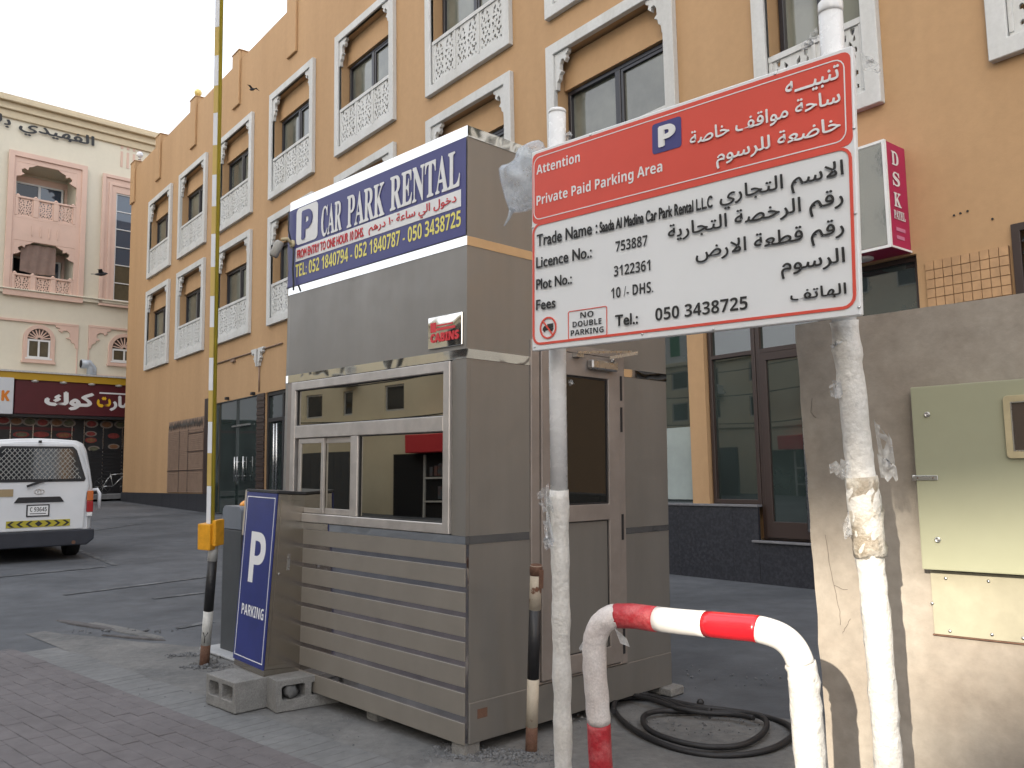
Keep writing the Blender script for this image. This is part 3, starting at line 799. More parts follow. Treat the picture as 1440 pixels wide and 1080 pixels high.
# globe lamps on the parapet
for (px, py, s, lab) in ((193, 226, 28.1, 'small white globe lamp on the far end pier of the ochre parapet'), (272, 143, 21.0, 'yellowed globe lamp on the third parapet pier from the left')):
    fr = Frame(FAC.w(-s+0.3, 0.1, 14.56), FAC.X)
    t = thing('globe_lamp', lab, 'lamp', fr, 'globe lamps on the parapet')
    m_ = MB(); m_.lathe([(0.06,0),(0.06,0.04),(0.025,0.05),(0.025,0.10)], seg=12); m_.build('lamp_base', M_TRIM, t)
    m_ = MB(); m_.lathe([(0.13*math.sin(math.pi*k/8), 0.21-0.13*math.cos(math.pi*k/8)) for k in range(9)], seg=14); m_.build('globe', M_BWHITE if s > 25 else mat('yellowed_globe', (0.75,0.60,0.22), 0.3), t)
# roof tank and cooler unit
fr = Frame(FAC.w(-25.9, 0.8, 13.8), FAC.X)
t = thing('rooftop_cooler', 'blue and grey cooler unit on the roof behind the ochre parapet', 'roof unit', fr)
m_ = MB(); m_.box(-1.1, -0.4, 0, 0.7, 0, 1.15); m_.build('blue_tank', mat('blue_tank', (0.02,0.10,0.24), 0.4), t, 0.05, 2)
m_ = MB(); m_.box(-0.36, 0.7, 0, 0.9, 0, 1.28); u_ = m_.build('housing', mat('galvanised', (0.42,0.46,0.50), 0.4, 0.3, var=0.1), t, 0.02)
m_ = MB()
for i in range(7): m_.box(-0.30, 0.64, -0.02, -0.001, 0.2+i*0.13, 0.27+i*0.13)
m_.build('grille', M_BLACK, u_)

# magenta light box on the facade
fr = Frame(FAC.w(3.61, 0, 3.76), FAC.X)
t = thing('magenta_shop_sign', 'magenta light box reading DSK PATEL on the ochre wall right of the parking board', 'sign', fr)
m_ = MB(); m_.box(-0.95, 0.0, -0.455, -0.004, 0.0, 1.19); m_.build('case', M_PINKS, t, 0.004)
m_ = MB(); ring(m_, -0.955, 0.004, -0.004, 1.194, 0.03, -0.468, -0.4555); m_.build('front_rim', M_WHITE, t)
m_ = MB(); m_.box(-0.92, -0.03, -0.4645, -0.456, 0.03, 1.16); m_.build('front_panel', mat('silvered_panel', (0.42,0.44,0.45), 0.06, 0.85, bump=0.08, bscale=3), t)
m_ = MB(); m_.box(0.0045, 0.012, -0.455, -0.435, 0.0, 1.19); m_.box(0.0045, 0.012, -0.432, -0.004, -0.002, 0.02); m_.build('side_rim', M_WHITE, t)
m_ = MB(); m_.lathe([(0.13,0),(0.13,-0.02),(0.09,-0.03)], (-0.45,-0.25,-0.004), 18); m_.build('downlight', M_WHITE, t)
def ts(s, y0, y1, z0, z1, m, fat=0.0, p=None): text(s, y0, y1, z0, z1, 0.0045, m, p, axis='x', fat=fat)
for i, ch in enumerate('DSK'):
    zt = 1.10 - i*0.235; ts(serif(ch), -0.33, -0.17, zt-0.16, zt, M_WHITE, 0.02, t)
ts(serif('PATEL'), -0.35, -0.10, 0.33, 0.43, M_WHITE, 0.01, t)
for k in range(2):
    m_ = MB(); m_.box(0.0045, 0.006, -0.32, -0.12-0.03*k, 0.20-k*0.09, 0.24-k*0.09); m_.build('small_print', mat('pale_pink', (0.55,0.20,0.32), 0.5), t)

# ================================================================== cream building on the left
cb = thing('cream_building', 'cream residential block with pink balcony bays and black Arabic name at far left', 'building', LB)
def L(px, py, y=0.0): return LB.loc(px, py, y)
X0, X1 = -16.0, 9.0
zc = L(100, 158)[1]; ztop = (L(0, 128)[1] + L(213, 191)[1])/2
o1 = (L(24.4,227.5)[0], L(107,246)[0], (L(24.4,276.4)[1]+L(107,288.6)[1])/2-0.02, (L(24.4,227.5)[1]+L(107,245.8)[1])/2)
o2 = (L(17.3,336.5)[0], L(104,350.7)[0], (L(16.3,384.3)[1]+L(101.8,394.5)[1])/2, (L(17.3,336.5)[1]+L(104,350.7)[1])/2)
bay = (L(14.3,212)[0], L(120,237.7)[0], L(60,411)[1], (L(14.3,212.2)[1]+L(120,237.7)[1])/2)
xo0, xo1 = (o1[0]+o2[0])/2, (o1[1]+o2[1])/2
fl = o1[2] - o2[2]
mb = MB()
hs = [(xo0, xo1, o1[2]-0.95, o1[3], 1.3), (xo0, xo1, o2[2]-0.95, o2[3], 1.3)]
sx0, sx1 = L(163, 272)[0], L(163, 272)[0]+2.4
hs.append((sx0, sx1, L(161, 426)[1]+0.1, L(163, 272)[1], 0.25))
aw = []
for (a, b, t_, bt) in ((31.7, 76.7, 455, 507), (152, 197, 467.5, 512)):
    aw.append((L(a, 480)[0], L(b, 480)[0], L(a, bt)[1], L(a, t_)[1]))
hs += [(a[0]+0.18, a[1]-0.18, a[2]+0.15, a[3]-0.7, 0.2) for a in aw]
wall_grid(mb, X0, X1, 0.2, ztop-0.35, 0.0, hs, 0.3)
mb.quad((X0,0,0.2),(X0,12,0.2),(X0,12,ztop-0.35),(X0,0,ztop-0.35)); mb.quad((X1,0,0.2),(X1,12,0.2),(X1,12,ztop-0.35),(X1,0,ztop-0.35))
mb.quad((X0,0,ztop-0.4),(X1,0,ztop-0.4),(X1,12,ztop-0.4),(X0,12,ztop-0.4))
mb.build('wall', M_CREAM, cb)
co = MB()
for i, (d, z0_, z1_) in enumerate(((0.10,-0.95,-0.62),(0.22,-0.618,-0.50),(0.16,-0.498,-0.30),(0.34,-0.298,-0.12),(0.28,-0.118,0.0))):
    co.box(X0-d, X1+d, -d, 0.4, ztop+z0_, ztop+z1_)
co.build('cornice', M_CORN, cb, 0.02)
# pink bay
pb = MB()
bh = [(xo0, xo1, o1[2]-0.95, o1[3]), (xo0, xo1, o2[2]-0.95, o2[3])]
pb.prism([(bay[0],bay[2]),(bay[1],bay[2]),(bay[1],bay[3]),(bay[0],bay[3])], -0.10, -0.002, holes=[[(h[0],h[2]),(h[1],h[2]),(h[1],h[3]),(h[0],h[3])] for h in bh])
ring(pb, bay[0]-0.06, bay[1]+0.06, bay[2]-0.3, bay[3]+0.06, 0.22, -0.17, -0.101)
for k in range(4):
    xk = (xo0+xo1)/2-0.5+k*0.33; pb.box(xk-0.03, xk+0.03, -0.13, -0.101, o2[3]+0.25, o1[2]-1.2)
pbo = pb.build('pink_bay', M_PINK, cb, 0.01)
for h in bh:
    zb = h[2]; zr = h[2]+0.95; W_ = (h[1]-h[0])
    b_ = MB(); b_.box(h[0]+0.002, h[1]-0.002, -0.09, 0.06, zb+0.002, zb+0.12); b_.box(h[0]+0.002, h[1]-0.002, -0.11, 0.07, zr-0.08, zr)
    for i in range(4):
        x = h[0] + W_*i/3; b_.box(max(h[0]+.002, x-0.10), min(h[1]-.002, x+0.10), -0.105, 0.065, zb+0.122, zr-0.082); b_.lathe([(0.09,0),(0.09,0.03),(0.03,0.09)], (min(max(x, h[0]+0.1), h[1]-0.1),-0.03,zr), 8)
    b_.build('balustrade', M_PINK, pbo, 0.008)
    for i in range(3):
        x = h[0]+W_*i/3+0.10; o = bpy.data.objects.new('lattice_panel', LAT.copy()); COL.objects.link(o); o.parent = pbo
        o.data.materials[0] = M_PINK; o.location = (x, -0.05, zb+0.122); o.scale = ((W_/3-0.20)/0.70, 1, (0.95-0.204)/0.80)
    for sg, xc in ((1, h[0]), (-1, h[1])):
        k = MB(); pts = arc(0.30, -0.28, 0.22, 90, 270, 8)
        poly = [(0,0),(0.75,0),(0.60,-0.10)] + [(0.45,-0.16),(0.42,-0.28),(0.30,-0.22),(0.18,-0.30),(0.20,-0.42),(0.30,-0.46),(0.16,-0.56),(0,-0.62)]
        k.prism([(xc+sg*x, h[3]+z) for x, z in poly], -0.09, 0.02); k.build('bracket', M_PINK, pbo, 0.005)
    wx0, wx1 = h[0]+0.25, h[0]+2.15; wz0, wz1 = zr-0.9, zr+1.0
    f_ = MB(); ring(f_, wx0-0.3, wx1+0.35, wz0, wz1+0.3, 0.28, 1.20, 1.297); f_.build('window_surround', M_PINK, pbo)
    f_ = MB(); ring(f_, wx0, wx1, wz0, wz1, 0.07, 1.15, 1.25); f_.box((wx0+wx1)/2-0.05, (wx0+wx1)/2+0.05, 1.152, 1.25, wz0+.07, wz1-.07); f_.build('balcony_window', M_PVC, pbo)
    for a, b, mm in ((wx0+.07, (wx0+wx1)/2-.05, M_VGLASS), ((wx0+wx1)/2+.05, wx1-.07, M_BGLASS)):
        f_ = MB(); f_.box(a, b, 1.19, 1.20, wz0+.07, wz1-.07); f_.build('pane', mm, pbo)
# fabric blind in the lower niche
bl = MB(); h = bh[1]; zt_ = h[3]-0.08; zb_ = L(60, 388)[1]
n = 20; vs = []
for i in range(n+1):
    for j in range(7):
        x = h[0]+0.32 + (h[1]-h[0]-1.0)*i/n; z = zt_ + (zb_+0.12-zt_)*j/6
        vs.append((x, 0.05+0.03*math.sin(i*1.1+j*.3)+0.05*j/6, z - (0.06*math.sin(i/n*3.1) if j == 6 else 0)))
bl.add(vs, [(i*7+j, i*7+j+1, (i+1)*7+j+1, (i+1)*7+j) for i in range(n) for j in range(6)], sm=True)
bl.build('fabric_blind', M_FABRIC, cb)
# second pink bay with glass strip
xa = L(145, 245)[0]; za = L(145, 246)[1]; zb = L(160, 426)[1]
p2 = MB(); p2.prism([(xa,zb),(X1-1,zb),(X1-1,za),(xa,za)], -0.10, -0.002, holes=[[(sx0,zb+0.1),(sx1,zb+0.1),(sx1,L(163,272)[1]),(sx0,L(163,272)[1])]])
ring(p2, xa-0.05, X1-0.9, zb-0.2, za+0.05, 0.15, -0.16, -0.101); ring(p2, xa+0.25, X1-1.2, zb-0.2, za-0.3, 0.12, -0.14, -0.1005)
p2o = p2.build('pink_bay', M_PINK, cb, 0.008)
zt2 = L(163,272)[1]; npn = 6
f_ = MB(); ring(f_, sx0, sx1, zb+0.1, zt2, 0.05, -0.05, 0.05)
for i in range(1, npn): z = zb+0.1+(zt2-zb-0.1)*i/npn; f_.box(sx0+.05, sx1-.05, -0.03, 0.05, z-0.02, z+0.02)
f_.build('stair_window', M_PVC, p2o)
for i in range(npn):
    z = zb+0.1+(zt2-zb-0.1)*i/npn; f_ = MB(); f_.box(sx0+.05, sx1-.05, 0.0, 0.02, z+0.03, z+(zt2-zb-0.1)/npn-0.03); f_.build('pane', M_BRNGL if i < 2 else M_BGLASS, p2o)
# vertical flutes
g_ = MB()
for i in range(4):
    x = L(171+i*8.6, 225)[0]; g_.box(x-0.05, x+0.05, -0.02, -0.003, L(171,235)[1], L(171,213)[1]); g_.box(x-0.05, x+0.05, -0.02, -0.003, L(171,209)[1], L(171,205)[1])
g_.build('flutes', M_PINK, cb)
# ledge and lower storey
zl = (L(0,408)[1]+L(178,428)[1])/2
g_ = MB(); g_.box(X0, X1, -0.16, -0.003, zl-0.10, zl+0.05); g_.box(X0, X1, -0.22, -0.003, zl+0.051, zl+0.10); g_.build('ledge', M_CREAM, cb, 0.01)
for (a, b, t_) in ((-60, 110, 446), (124, 290, 457)):
    xa_, xb_ = L(a, 470)[0], L(b, 470)[0]; zt_ = L(max(a, 0) if a < 0 else a, t_)[1]; zb_ = zt_ - 2.15
    g_ = MB(); g_.box(xa_, xb_, -0.07, -0.003, zt_-0.10, zt_); g_.box(xa_, xb_, -0.06, -0.003, zb_-0.06, zb_)
    g_.box(xa_, xa_+0.05, -0.05, -0.003, zb_, zt_-.101); g_.box(xb_-0.05, xb_, -0.05, -0.003, zb_, zt_-.101)
    po = g_.build('pink_moulding', M_PINK, cb, 0.006)
    for sg, xc in ((1, xa_), (-1, xb_)):
        k = MB(); k.prism([(xc+sg*x*1.5, zt_-0.1+z*1.3) for x, z in bracket_poly(0.62, 0.72)], -0.06, -0.004); k.build('bracket', M_PINK, po, 0.004)
for (x0_, x1_, z0_, z1_) in aw:
    r = (x1_-x0_)/2; cx = (x0_+x1_)/2; zc_ = z1_-r
    g_ = MB(); outer = [(x0_, z0_), (x1_, z0_)] + arc(cx, zc_, r, 0, 180, 14)
    inner = [(x0_+0.16, z0_+0.13), (x1_-0.16, z0_+0.13)] + arc(cx, zc_, r-0.16, 0, 180, 14)
    g_.prism(outer, -0.09, -0.002, holes=[inner]); g_.box(x0_-0.05, x1_+0.05, -0.14, -0.003, z0_-0.08, z0_-0.001)
    go = g_.build('arched_window', M_PINK, cb, 0.006)
    g_ = MB(); g_.prism(arc(cx, zc_, r-0.165, 0, 180, 14), -0.03, -0.004); g_.build('fanlight', M_BROWNFR, go)
    g_ = MB()
    for k in range(9):
        a = math.radians(10+160*k/8); d = Vector((math.cos(a), 0, math.sin(a))); g_.obox(Vector((cx, -0.04, zc_)) + d*(r-0.165)*0.55, d, (r-0.17)*0.42, (0,1,0), 0.012, (-d.z, 0, d.x), 0.022)
    g_.build('sun_ray_bars', M_PINK, go)
    g_ = MB(); ring(g_, x0_+0.17, x1_-0.17, z0_+0.14, zc_-0.02, 0.07, -0.05, -0.004); g_.box(cx-0.035, cx+0.035, -0.05, -0.004, z0_+.21, zc_-.09); g_.box(x0_+0.1, x1_-0.1, -0.10, -0.051, z0_+0.08, z0_+0.15); g_.build('window_frame', M_PVC, go)
    for a, b in ((x0_+.24, cx-.035), (cx+.035, x1_-.24)):
        g_ = MB(); g_.box(a, b, -0.02, -0.01, z0_+.21, zc_-.09); g_.build('pane', M_BRNGL, go)
# building name in Arabic
za_ = L(100, 200)
txt_q = [L(-75, 196), L(132, 209), L(132, 196), L(-75, 152)]
zb_ = (L(-10,178)[1]+L(130,208)[1])/2; zt_ = (L(-10,160)[1]+L(130,194)[1])/2
vs_, fs_ = glyphs(arabic('الفهيدي بلازا'), 0.02)
text(arabic('الفهيدي بلازا'), L(-38, 165)[0], L(132, 200)[0], L(132, 214)[1], L(132, 193)[1], -0.10, M_BLACKT, cb, 'name_lettering', fat=0.025)
# canopy and sign board
zs1 = (L(0,525)[1]+L(175,533)[1])/2; zs0 = zs1-0.30
g_ = MB(); g_.box(X0+2, X1-1, -1.2, -0.003, zs1-0.07, zs1); g_.build('canopy_edge', M_WHITEP, cb)
g_ = MB(); g_.box(X0+2, X1-1, -1.15, -0.004, zs1-0.36, zs1-0.071); cano = g_.build('canopy_soffit', M_SIGNYEL, cb)
zq0 = (L(18,582,-1.1)[1]+L(175,586,-1.1)[1])/2; zq1 = (L(21,533,-1.1)[1]+L(175,541,-1.1)[1])/2
for i, px in enumerate((-30, 10, 50, 90, 130, 168)):
    g_ = MB(); x = L(px, 536, -1.15)[0]; g_.lathe([(0.16,0.02),(0.16,-0.05),(0.10,-0.08)], (x, -1.0, zs1-0.37), 12); g_.build('downlight', M_WHITEP, cano)
sb = thing('restaurant_sign', 'maroon restaurant sign board with large white Arabic lettering under yellow canopy', 'sign', LB)
xm0 = L(21, 550, -1.05)[0]
g_ = MB(); g_.box(xm0, X1-1.2, -1.08, -0.85, zq0, zq1); g_.build('maroon_board', M_MAROON, sb, 0.02)
g_ = MB(); g_.box(X0+2.2, X1-1.2, -1.05, -0.8, zq0-0.12, zq0-0.003); g_.build('board_rail', M_BLACK, sb)
A = lambda px, py: LB.loc(px, py, -1.09)
text(arabic('كوك'), A(62,572)[0], A(132,572)[0], A(100,577)[1], A(100,551)[1], -1.085, M_WHITE, sb, fat=0.05)
text(arabic('سمار'), A(154,572)[0], A(206,572)[0], A(160,578)[1], A(160,556)[1], -1.085, M_WHITE, sb, fat=0.05)
text(arabic('ت'), A(136,572)[0], A(156,572)[0], A(146,573)[1], A(146,558)[1], -1.085, mat('sign_yellow', (0.75,0.45,0.02), 0.4), sb, fat=0.05)
g_ = MB(); g_.box(A(140,552)[0], A(190,552)[0], -1.088, -1.0805, A(150,554)[1], A(150,552)[1]); g_.build('small_white_bar', M_WHITE, sb)
wb = thing('white_lightbox_sign', 'white light box with orange letter K at left end of the restaurant front', 'sign', LB)
g_ = MB(); g_.box(X0+2.5, L(19, 550, -1.1)[0], -1.16, -0.85, (L(0,582,-1.1)[1]), (L(0,530,-1.1)[1])); g_.build('case', M_LBOX, wb, 0.02)
text(bold('K'), A(1,560)[0], A(13,560)[0], A(5,564)[1], A(5,549)[1], -1.165, mat('sign_orange', (0.65,0.20,0.02), 0.4), wb, fat=0.04)
# shop front under the board
sf = MB(); sf.box(X0+2.2, X1-1.2, -0.35, -0.006, 0.5, zq0-0.13); sfo = sf.build('shop_front', mat('dark_shutter', (0.022,0.024,0.027), 0.4, var=0.3), cb)
g_ = MB()
for i in range(14):
    z = 0.75+i*0.15
    g_.box(L(127,640,-0.4)[0], X1-1.3, -0.38, -0.351, z, z+0.11)
g_.build('shutter_ribs', M_BLACK, sfo, kind='stuff')
def poster(x, z, r1, r2, c1, c2, seedv):
    g = MB(); g.prism([(x+r1*math.cos(a*math.pi/8), z+r2*math.sin(a*math.pi/8)) for a in range(16)], -0.375, -0.352); o = g.build('plate_picture', c1, sfo)
    g = MB(); g.prism([(x+r1*.72*math.cos(a*math.pi/7), z+r2*.72*math.sin(a*math.pi/7)) for a in range(14)], -0.385, -0.376); g.build('food', c2, o)
FOOD = [mat('food_red', (0.22,0.035,0.03), 0.6, var=0.4, scale=8), mat('food_brown', (0.20,0.09,0.04), 0.6, var=0.4, scale=8), mat('food_green', (0.10,0.10,0.06), 0.6, var=0.5, scale=8)]
PLATE = mat('plate_rim', (0.24,0.20,0.17), 0.5, var=0.2, scale=6)
for i, (px, py) in enumerate([(5,591),(23,592),(42,593),(60,594),(80,594),(97,595),(129,596),(150,597),(170,597)]):
    x, z = LB.loc(px, py, -0.38); poster(x, z, 0.27, 0.17, PLATE, FOOD[i % 3], i)
for i, (px, py) in enumerate([(128,610),(128,619),(132,631),(160,613),(160,628),(30,611),(58,611),(90,612)]):
    x, z = LB.loc(px, py, -0.38); poster(x, z, 0.30 if px < 100 else 0.24, 0.12, PLATE if i in (0,2,4) else FOOD[0], FOOD[i % 3], i+20)
g_ = MB()
for px in (14, 46, 72, 101, 118, 145, 172): x = LB.loc(px, 620, -0.38)[0]; g_.box(x-0.015, x+0.015, -0.37, -0.352, 1.0, zq0-0.14)
g_.build('mullion', M_STEEL, sfo)
g_ = MB(); x, z = LB.loc(60, 603, -0.38); g_.box(X0+3, LB.loc(105,603,-.38)[0], -0.36, -0.3515, z-0.06, z+0.06); g_.build('red_band', M_MAROON, sfo)
# alley strip, floodlight and ball on the canopy
t = thing('canopy_duct', 'grey bent duct standing on the restaurant canopy', 'duct', Frame(LB.w(L(118,525)[0], -0.5, zs1+0.002), LB.X))
g_ = MB(); g_.tube([(0.15,0,0),(0.15,0,0.35),(0.02,0,0.52),(-0.28,0,0.52)], 0.20, 12); g_.build('duct', mat('galvanised', (0.3,0.3,0.3), 0.5), t)
g_ = MB(); g_.lathe([(0.17,0),(0.17,0.01)], (-0.285,0,0.52), 14, ax=(-1,0,0)); g_.build('duct_mouth', M_VOID, t)
# kerb in front of the restaurant
a = LB.w(-14, -1.6, 0); b = LB.w(7, -1.6, 0)
kb = MB(); kb.obox(Vector(((a.x+b.x)/2, (a.y+b.y)/2, 0.80)), LB.X, (b-a).length/2, LB.Y, 1.6, (0,0,1), 0.09)
kb.build('restaurant_pavement', M_EDGE, kind='structure')

# ================================================================== kiosk
_bf = ray(-441, 658).normalized(); _bs = ray(1955, 658).normalized()
BO = ground_at(653.1, 1049, 0.06)
BF = Frame(BO, -_bf, (-_bf).cross(_bs))
W_, D_, H_ = 1.83, 1.755, 3.205
kio = thing('parking_kiosk', 'grey-bronze clad parking attendant kiosk with tinted windows and side door', 'kiosk', BF)
RC = 0.13                                            # rounded front-left corner
def bandpoly(off):
    """plan outline of the kiosk grown by off, rounded at the front-left corner"""
    return [(off, -off), (off, D_+off), (-W_-RC-off, D_+off)] + arc(-W_, RC, RC+off, 180, 270, 6)
core = MB(); core.prism(bandpoly(-0.03), 0.02, H_-0.02, 'z'); core.build('core', M_VOID, kio)
def band(z0, z1, m, name, off=0.0, bev=0.0):
    mb = MB(); P = bandpoly(off); Q = bandpoly(-0.02)
    n = len(P); vs = [(p[0], p[1], z0) for p in P] + [(p[0], p[1], z1) for p in P]
    fs = [(i, (i+1) % n, n+(i+1) % n, n+i) for i in range(n)] + [tuple(range(n))[::-1], tuple(range(n, 2*n))]
    mb.add(vs, fs); return mb.build(name, m, kio, bev)
def front(x0, x1, z0, z1, m, name, y0=-0.0, y1=0.025, bev=0.0, par=None):
    mb = MB(); mb.box(x0, x1, y0, y1, z0, z1); return mb.build(name, m, par or kio, bev)
# upper bands
band(3.145, H_, M_CHROME, 'roof_trim', 0.004)
band(2.602, 3.1445, M_CLAD, 'signboard_panel', 0.0)
band(2.552, 2.6015, M_CHROME, 'trim_strip', 0.003)
band(2.000, 2.5515, M_CLAD, 'upper_panel', 0.0)
band(1.950, 1.9995, M_CHROME, 'trim_strip', 0.003)
# front around the window
front(-W_, -1.757, 1.032, 1.9495, M_ALUD, 'corner_post')
front(-0.113, 0.0, 1.032, 1.9495, M_CLAD, 'corner_panel')
front(-W_, 0.003, 0.990, 1.031, M_CHROME, 'sill_trim', -0.004)
c_ = MB(); pts = arc(-W_-0.001, RC, RC, 180, 270, 6)
vs = [(x, y, 0.0) for x, y in pts] + [(x, y, 1.9495) for x, y in pts]; n = len(pts)
c_.add(vs, [(i, i+1, n+i+1, n+i) for i in range(n-1)], sm=True); c_.quad((-W_-RC, RC, 0), (-W_-RC, RC, 1.9495), (-W_-RC, D_, 1.9495), (-W_-RC, D_, 0))
c_.build('rounded_corner_panel', M_CLAD, kio)
# slatted lower front: boards over a mirror sheet
front(-W_, -0.002, 0.01, 0.989, mat('dull_mirror_strip', (0.46,0.44,0.45), 0.09, 1.0, var=0.15, scale=6, bump=0.08, bscale=8), 'mirror_backing', 0.006, 0.026)
gaps = [(0.869,0.895),(0.748,0.776),(0.624,0.650),(0.502,0.529),(0.381,0.408),(0.252,0.281),(0.106,0.140)]
edges = [0.989] + [v for g in gaps for v in (g[1], g[0])] + [0.0]
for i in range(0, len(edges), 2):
    front(-W_+0.002, 0.0, edges[i+1], edges[i], M_CLADLIT, 'slat', -0.004, 0.0055, 0.002)
k_ = MB()
for g in gaps: k_.box(-W_+0.01, -W_+0.16, 0.0, 0.0058, g[0], g[1])
k_.build('dark_gap_end', M_VOID, kio)
# window
wn = MB(); fx0, fx1, fz0, fz1 = -1.756, -0.115, 1.035, 1.944
ring(wn, fx0, fx1, fz0, fz1, 0.055, -0.018, 0.02)
wn.box(fx0+0.055, fx1-0.055, -0.016, 0.02, 1.572, 1.655)
wn.box(-1.045, -0.968, -0.0155, 0.02, fz0+0.055, 1.5715)
wo = wn.build('window', M_ALU, kio, 0.004)
def pane(x0, x1, z0, z1, y=0.006, par=wo, m=M_TGLASS):
    mb = MB(); mb.box(x0, x1, y, y+0.005, z0, z1); return mb.build('pane', m, par)
pane(fx0+0.055, fx1-0.055, 1.655, fz1-0.055); pane(-0.968, fx1-0.055, fz0+0.055, 1.572)
sl1 = MB(); ring(sl1, fx0+0.085, -1.36, fz0+0.058, 1.569, 0.032, -0.004, 0.012); s1 = sl1.build('sliding_sash', M_ALU, wo, 0.002); pane(fx0+0.117, -1.392, fz0+0.09, 1.537, 0.003, s1)
sl1 = MB(); ring(sl1, -1.40, -1.047, fz0+0.057, 1.570, 0.036, 0.0125, 0.0195); s1 = sl1.build('sliding_sash', M_ALU, wo, 0.002); pane(-1.364, -1.083, fz0+0.093, 1.534, 0.014, s1)
for x0, x1, z0, z1 in ((fx0+0.055, fx1-0.055, 1.655, fz1-0.055), (-0.968, fx1-0.055, fz0+0.055, 1.572)):
    g_ = MB(); ring(g_, x0, x1, z0, z1, 0.006, -0.002, 0.0058); g_.build('gasket', M_BLACK, wo)
# side wall with the door (plane x = 0)
def side(y0, y1, z0, z1, m, name, x0=-0.022, x1=0.0, par=None, bev=0.0):
    mb = MB(); mb.box(x0, x1, y0, y1, z0, z1); return mb.build(name, m, par or kio, bev)
side(0.026, 0.466, 1.032, 1.9495, M_CLAD, 'side_panel'); side(0.026, 0.466, 0.20, 0.9895, M_CLAD, 'side_panel')
side(1.30, D_, 1.012, 1.9495, M_CLAD, 'side_panel'); side(1.30, D_, 0.20, 0.9745, M_CLAD, 'side_panel')
side(0.0265, 0.466, 0.990, 1.0315, M_CHROME, 'trim_strip', -0.022, 0.003); side(1.30, D_, 0.975, 1.0115, M_CHROME, 'trim_strip', -0.022, 0.003)
side(0.0265, D_, 0.0, 0.1995, M_CLAD, 'base_skirt', -0.02, 0.006, bev=0.003)
side(0.0795, 0.148, 0.115, 0.162, M_RUST, 'rust_patch', 0.0061, 0.0075)
# aluminium door
dm = MB()
def yprism(mb, poly, x0, x1, holes=()): return mb.prism(poly, x0, x1, 'x', holes=holes)
R_ = lambda y0, y1, z0, z1: [(y0,z0),(y1,z0),(y1,z1),(y0,z1)]
yprism(dm, R_(0.468, 1.298, 0.205, 2.10), -0.01, 0.012, [R_(0.535, 1.235, 0.215, 2.055)])
dj = dm.build('door_frame', M_ALUD, kio, 0.003)
dl = MB(); yprism(dl, R_(0.541, 1.228, 0.222, 2.05), -0.008, 0.022, [R_(0.632, 1.128, 1.165, 1.918), R_(0.632, 1.128, 0.325, 1.070)])
do = dl.build('door', M_ALUD, kio, 0.003)
yprism(dl, [(0,0),(0,0.001),(0.001,0)], 0, 0.001)
side(0.632, 1.128, 1.165, 1.918, M_DGLASS, 'pane', 0.0, 0.006, do); side(0.632, 1.128, 0.325, 1.070, M_CLAD, 'lower_panel', 0.0, 0.006, do)
g_ = MB(); yprism(g_, R_(0.632,1.128,1.165,1.918), 0.0062, 0.010, [R_(0.642,1.118,1.175,1.908)]); yprism(g_, R_(0.632,1.128,0.325,1.070), 0.0062, 0.009, [R_(0.638,1.122,0.331,1.064)]); g_.build('gasket', M_BLACK, do)
g_ = MB()
for z0, z1 in ((1.795,1.948),(1.60,1.753),(0.942,1.097),(0.264,0.411)): g_.box(0.0125, 0.0145, 1.252, 1.272, z0, z1)
g_.build('frame_slot', M_BLACK, dj)
g_ = MB(); g_.box(0.0225, 0.070, 0.93, 1.17, 1.965, 2.02); g_.build('door_closer', M_STEEL, do, 0.008)
g_ = MB(); g_.tube([(0.065, 1.12, 2.02), (0.065, 1.12, 2.045)], 0.012, 8); g_.obox((0.085, 1.20, 2.066), (0.15, 1, 0.22), 0.12, (1,0,0), 0.005, (0,0,1), 0.010); g_.obox((0.075, 1.04, 2.072), (0.02, 1, 0.10), 0.25, (1,0,0), 0.004, (0,0,1), 0.007); g_.box(0.0225, 0.06, 0.80, 0.86, 2.025, 2.05)
g_.build('closer_arm', M_STEEL, do)
g_ = MB(); g_.box(0.0225, 0.06, 0.585, 0.605, 1.08, 1.22); g_.box(0.0225, 0.028, 0.57, 0.62, 1.02, 1.26); g_.build('handle', M_STEEL, do, 0.004)
# mirror plate with red lettering, bolted to the upper panel
mp = MB(); mp.box(-0.309, -0.025, -0.012, -0.0005, 2.022, 2.198); mo = mp.build('maker_plate', M_CHROME, kio, 0.003)
text(bold('CABINS'), -0.285, -0.045, 2.055, 2.105, -0.0125, M_REDT, mo, fat=0.05)
g_ = MB(); g_.box(-0.285, -0.240, -0.0145, -0.0125, 2.112, 2.165); g_.box(-0.232, -0.08, -0.0145, -0.0125, 2.118, 2.132); g_.box(-0.232, -0.10, -0.0145, -0.0125, 2.142, 2.150); g_.build('red_logo_bars', M_REDT, mo)
# feet
for (x, y) in ((-0.06,0.06),(-1.70,0.10),(-0.06,1.70),(-1.70,1.66),(-0.9,0.12)):
    mb = MB(); mb.box(x-0.05, x+0.05, y-0.05, y+0.05, -0.075, 0.018); mb.build('foot', M_BLOCK, kio)
fr = Frame(BF.w(-0.02, 1.70, 0), BF.X); fr = Frame(Vector((fr.o.x, fr.o.y, 0.0)), BF.X)
t = thing('support_block', 'small concrete block supporting the rear corner of the kiosk', 'block', fr)
mb = MB(); mb.box(-0.06, 0.10, -0.06, 0.08, 0, 0.05); mb.build('slab', M_BLOCK, t, 0.006)

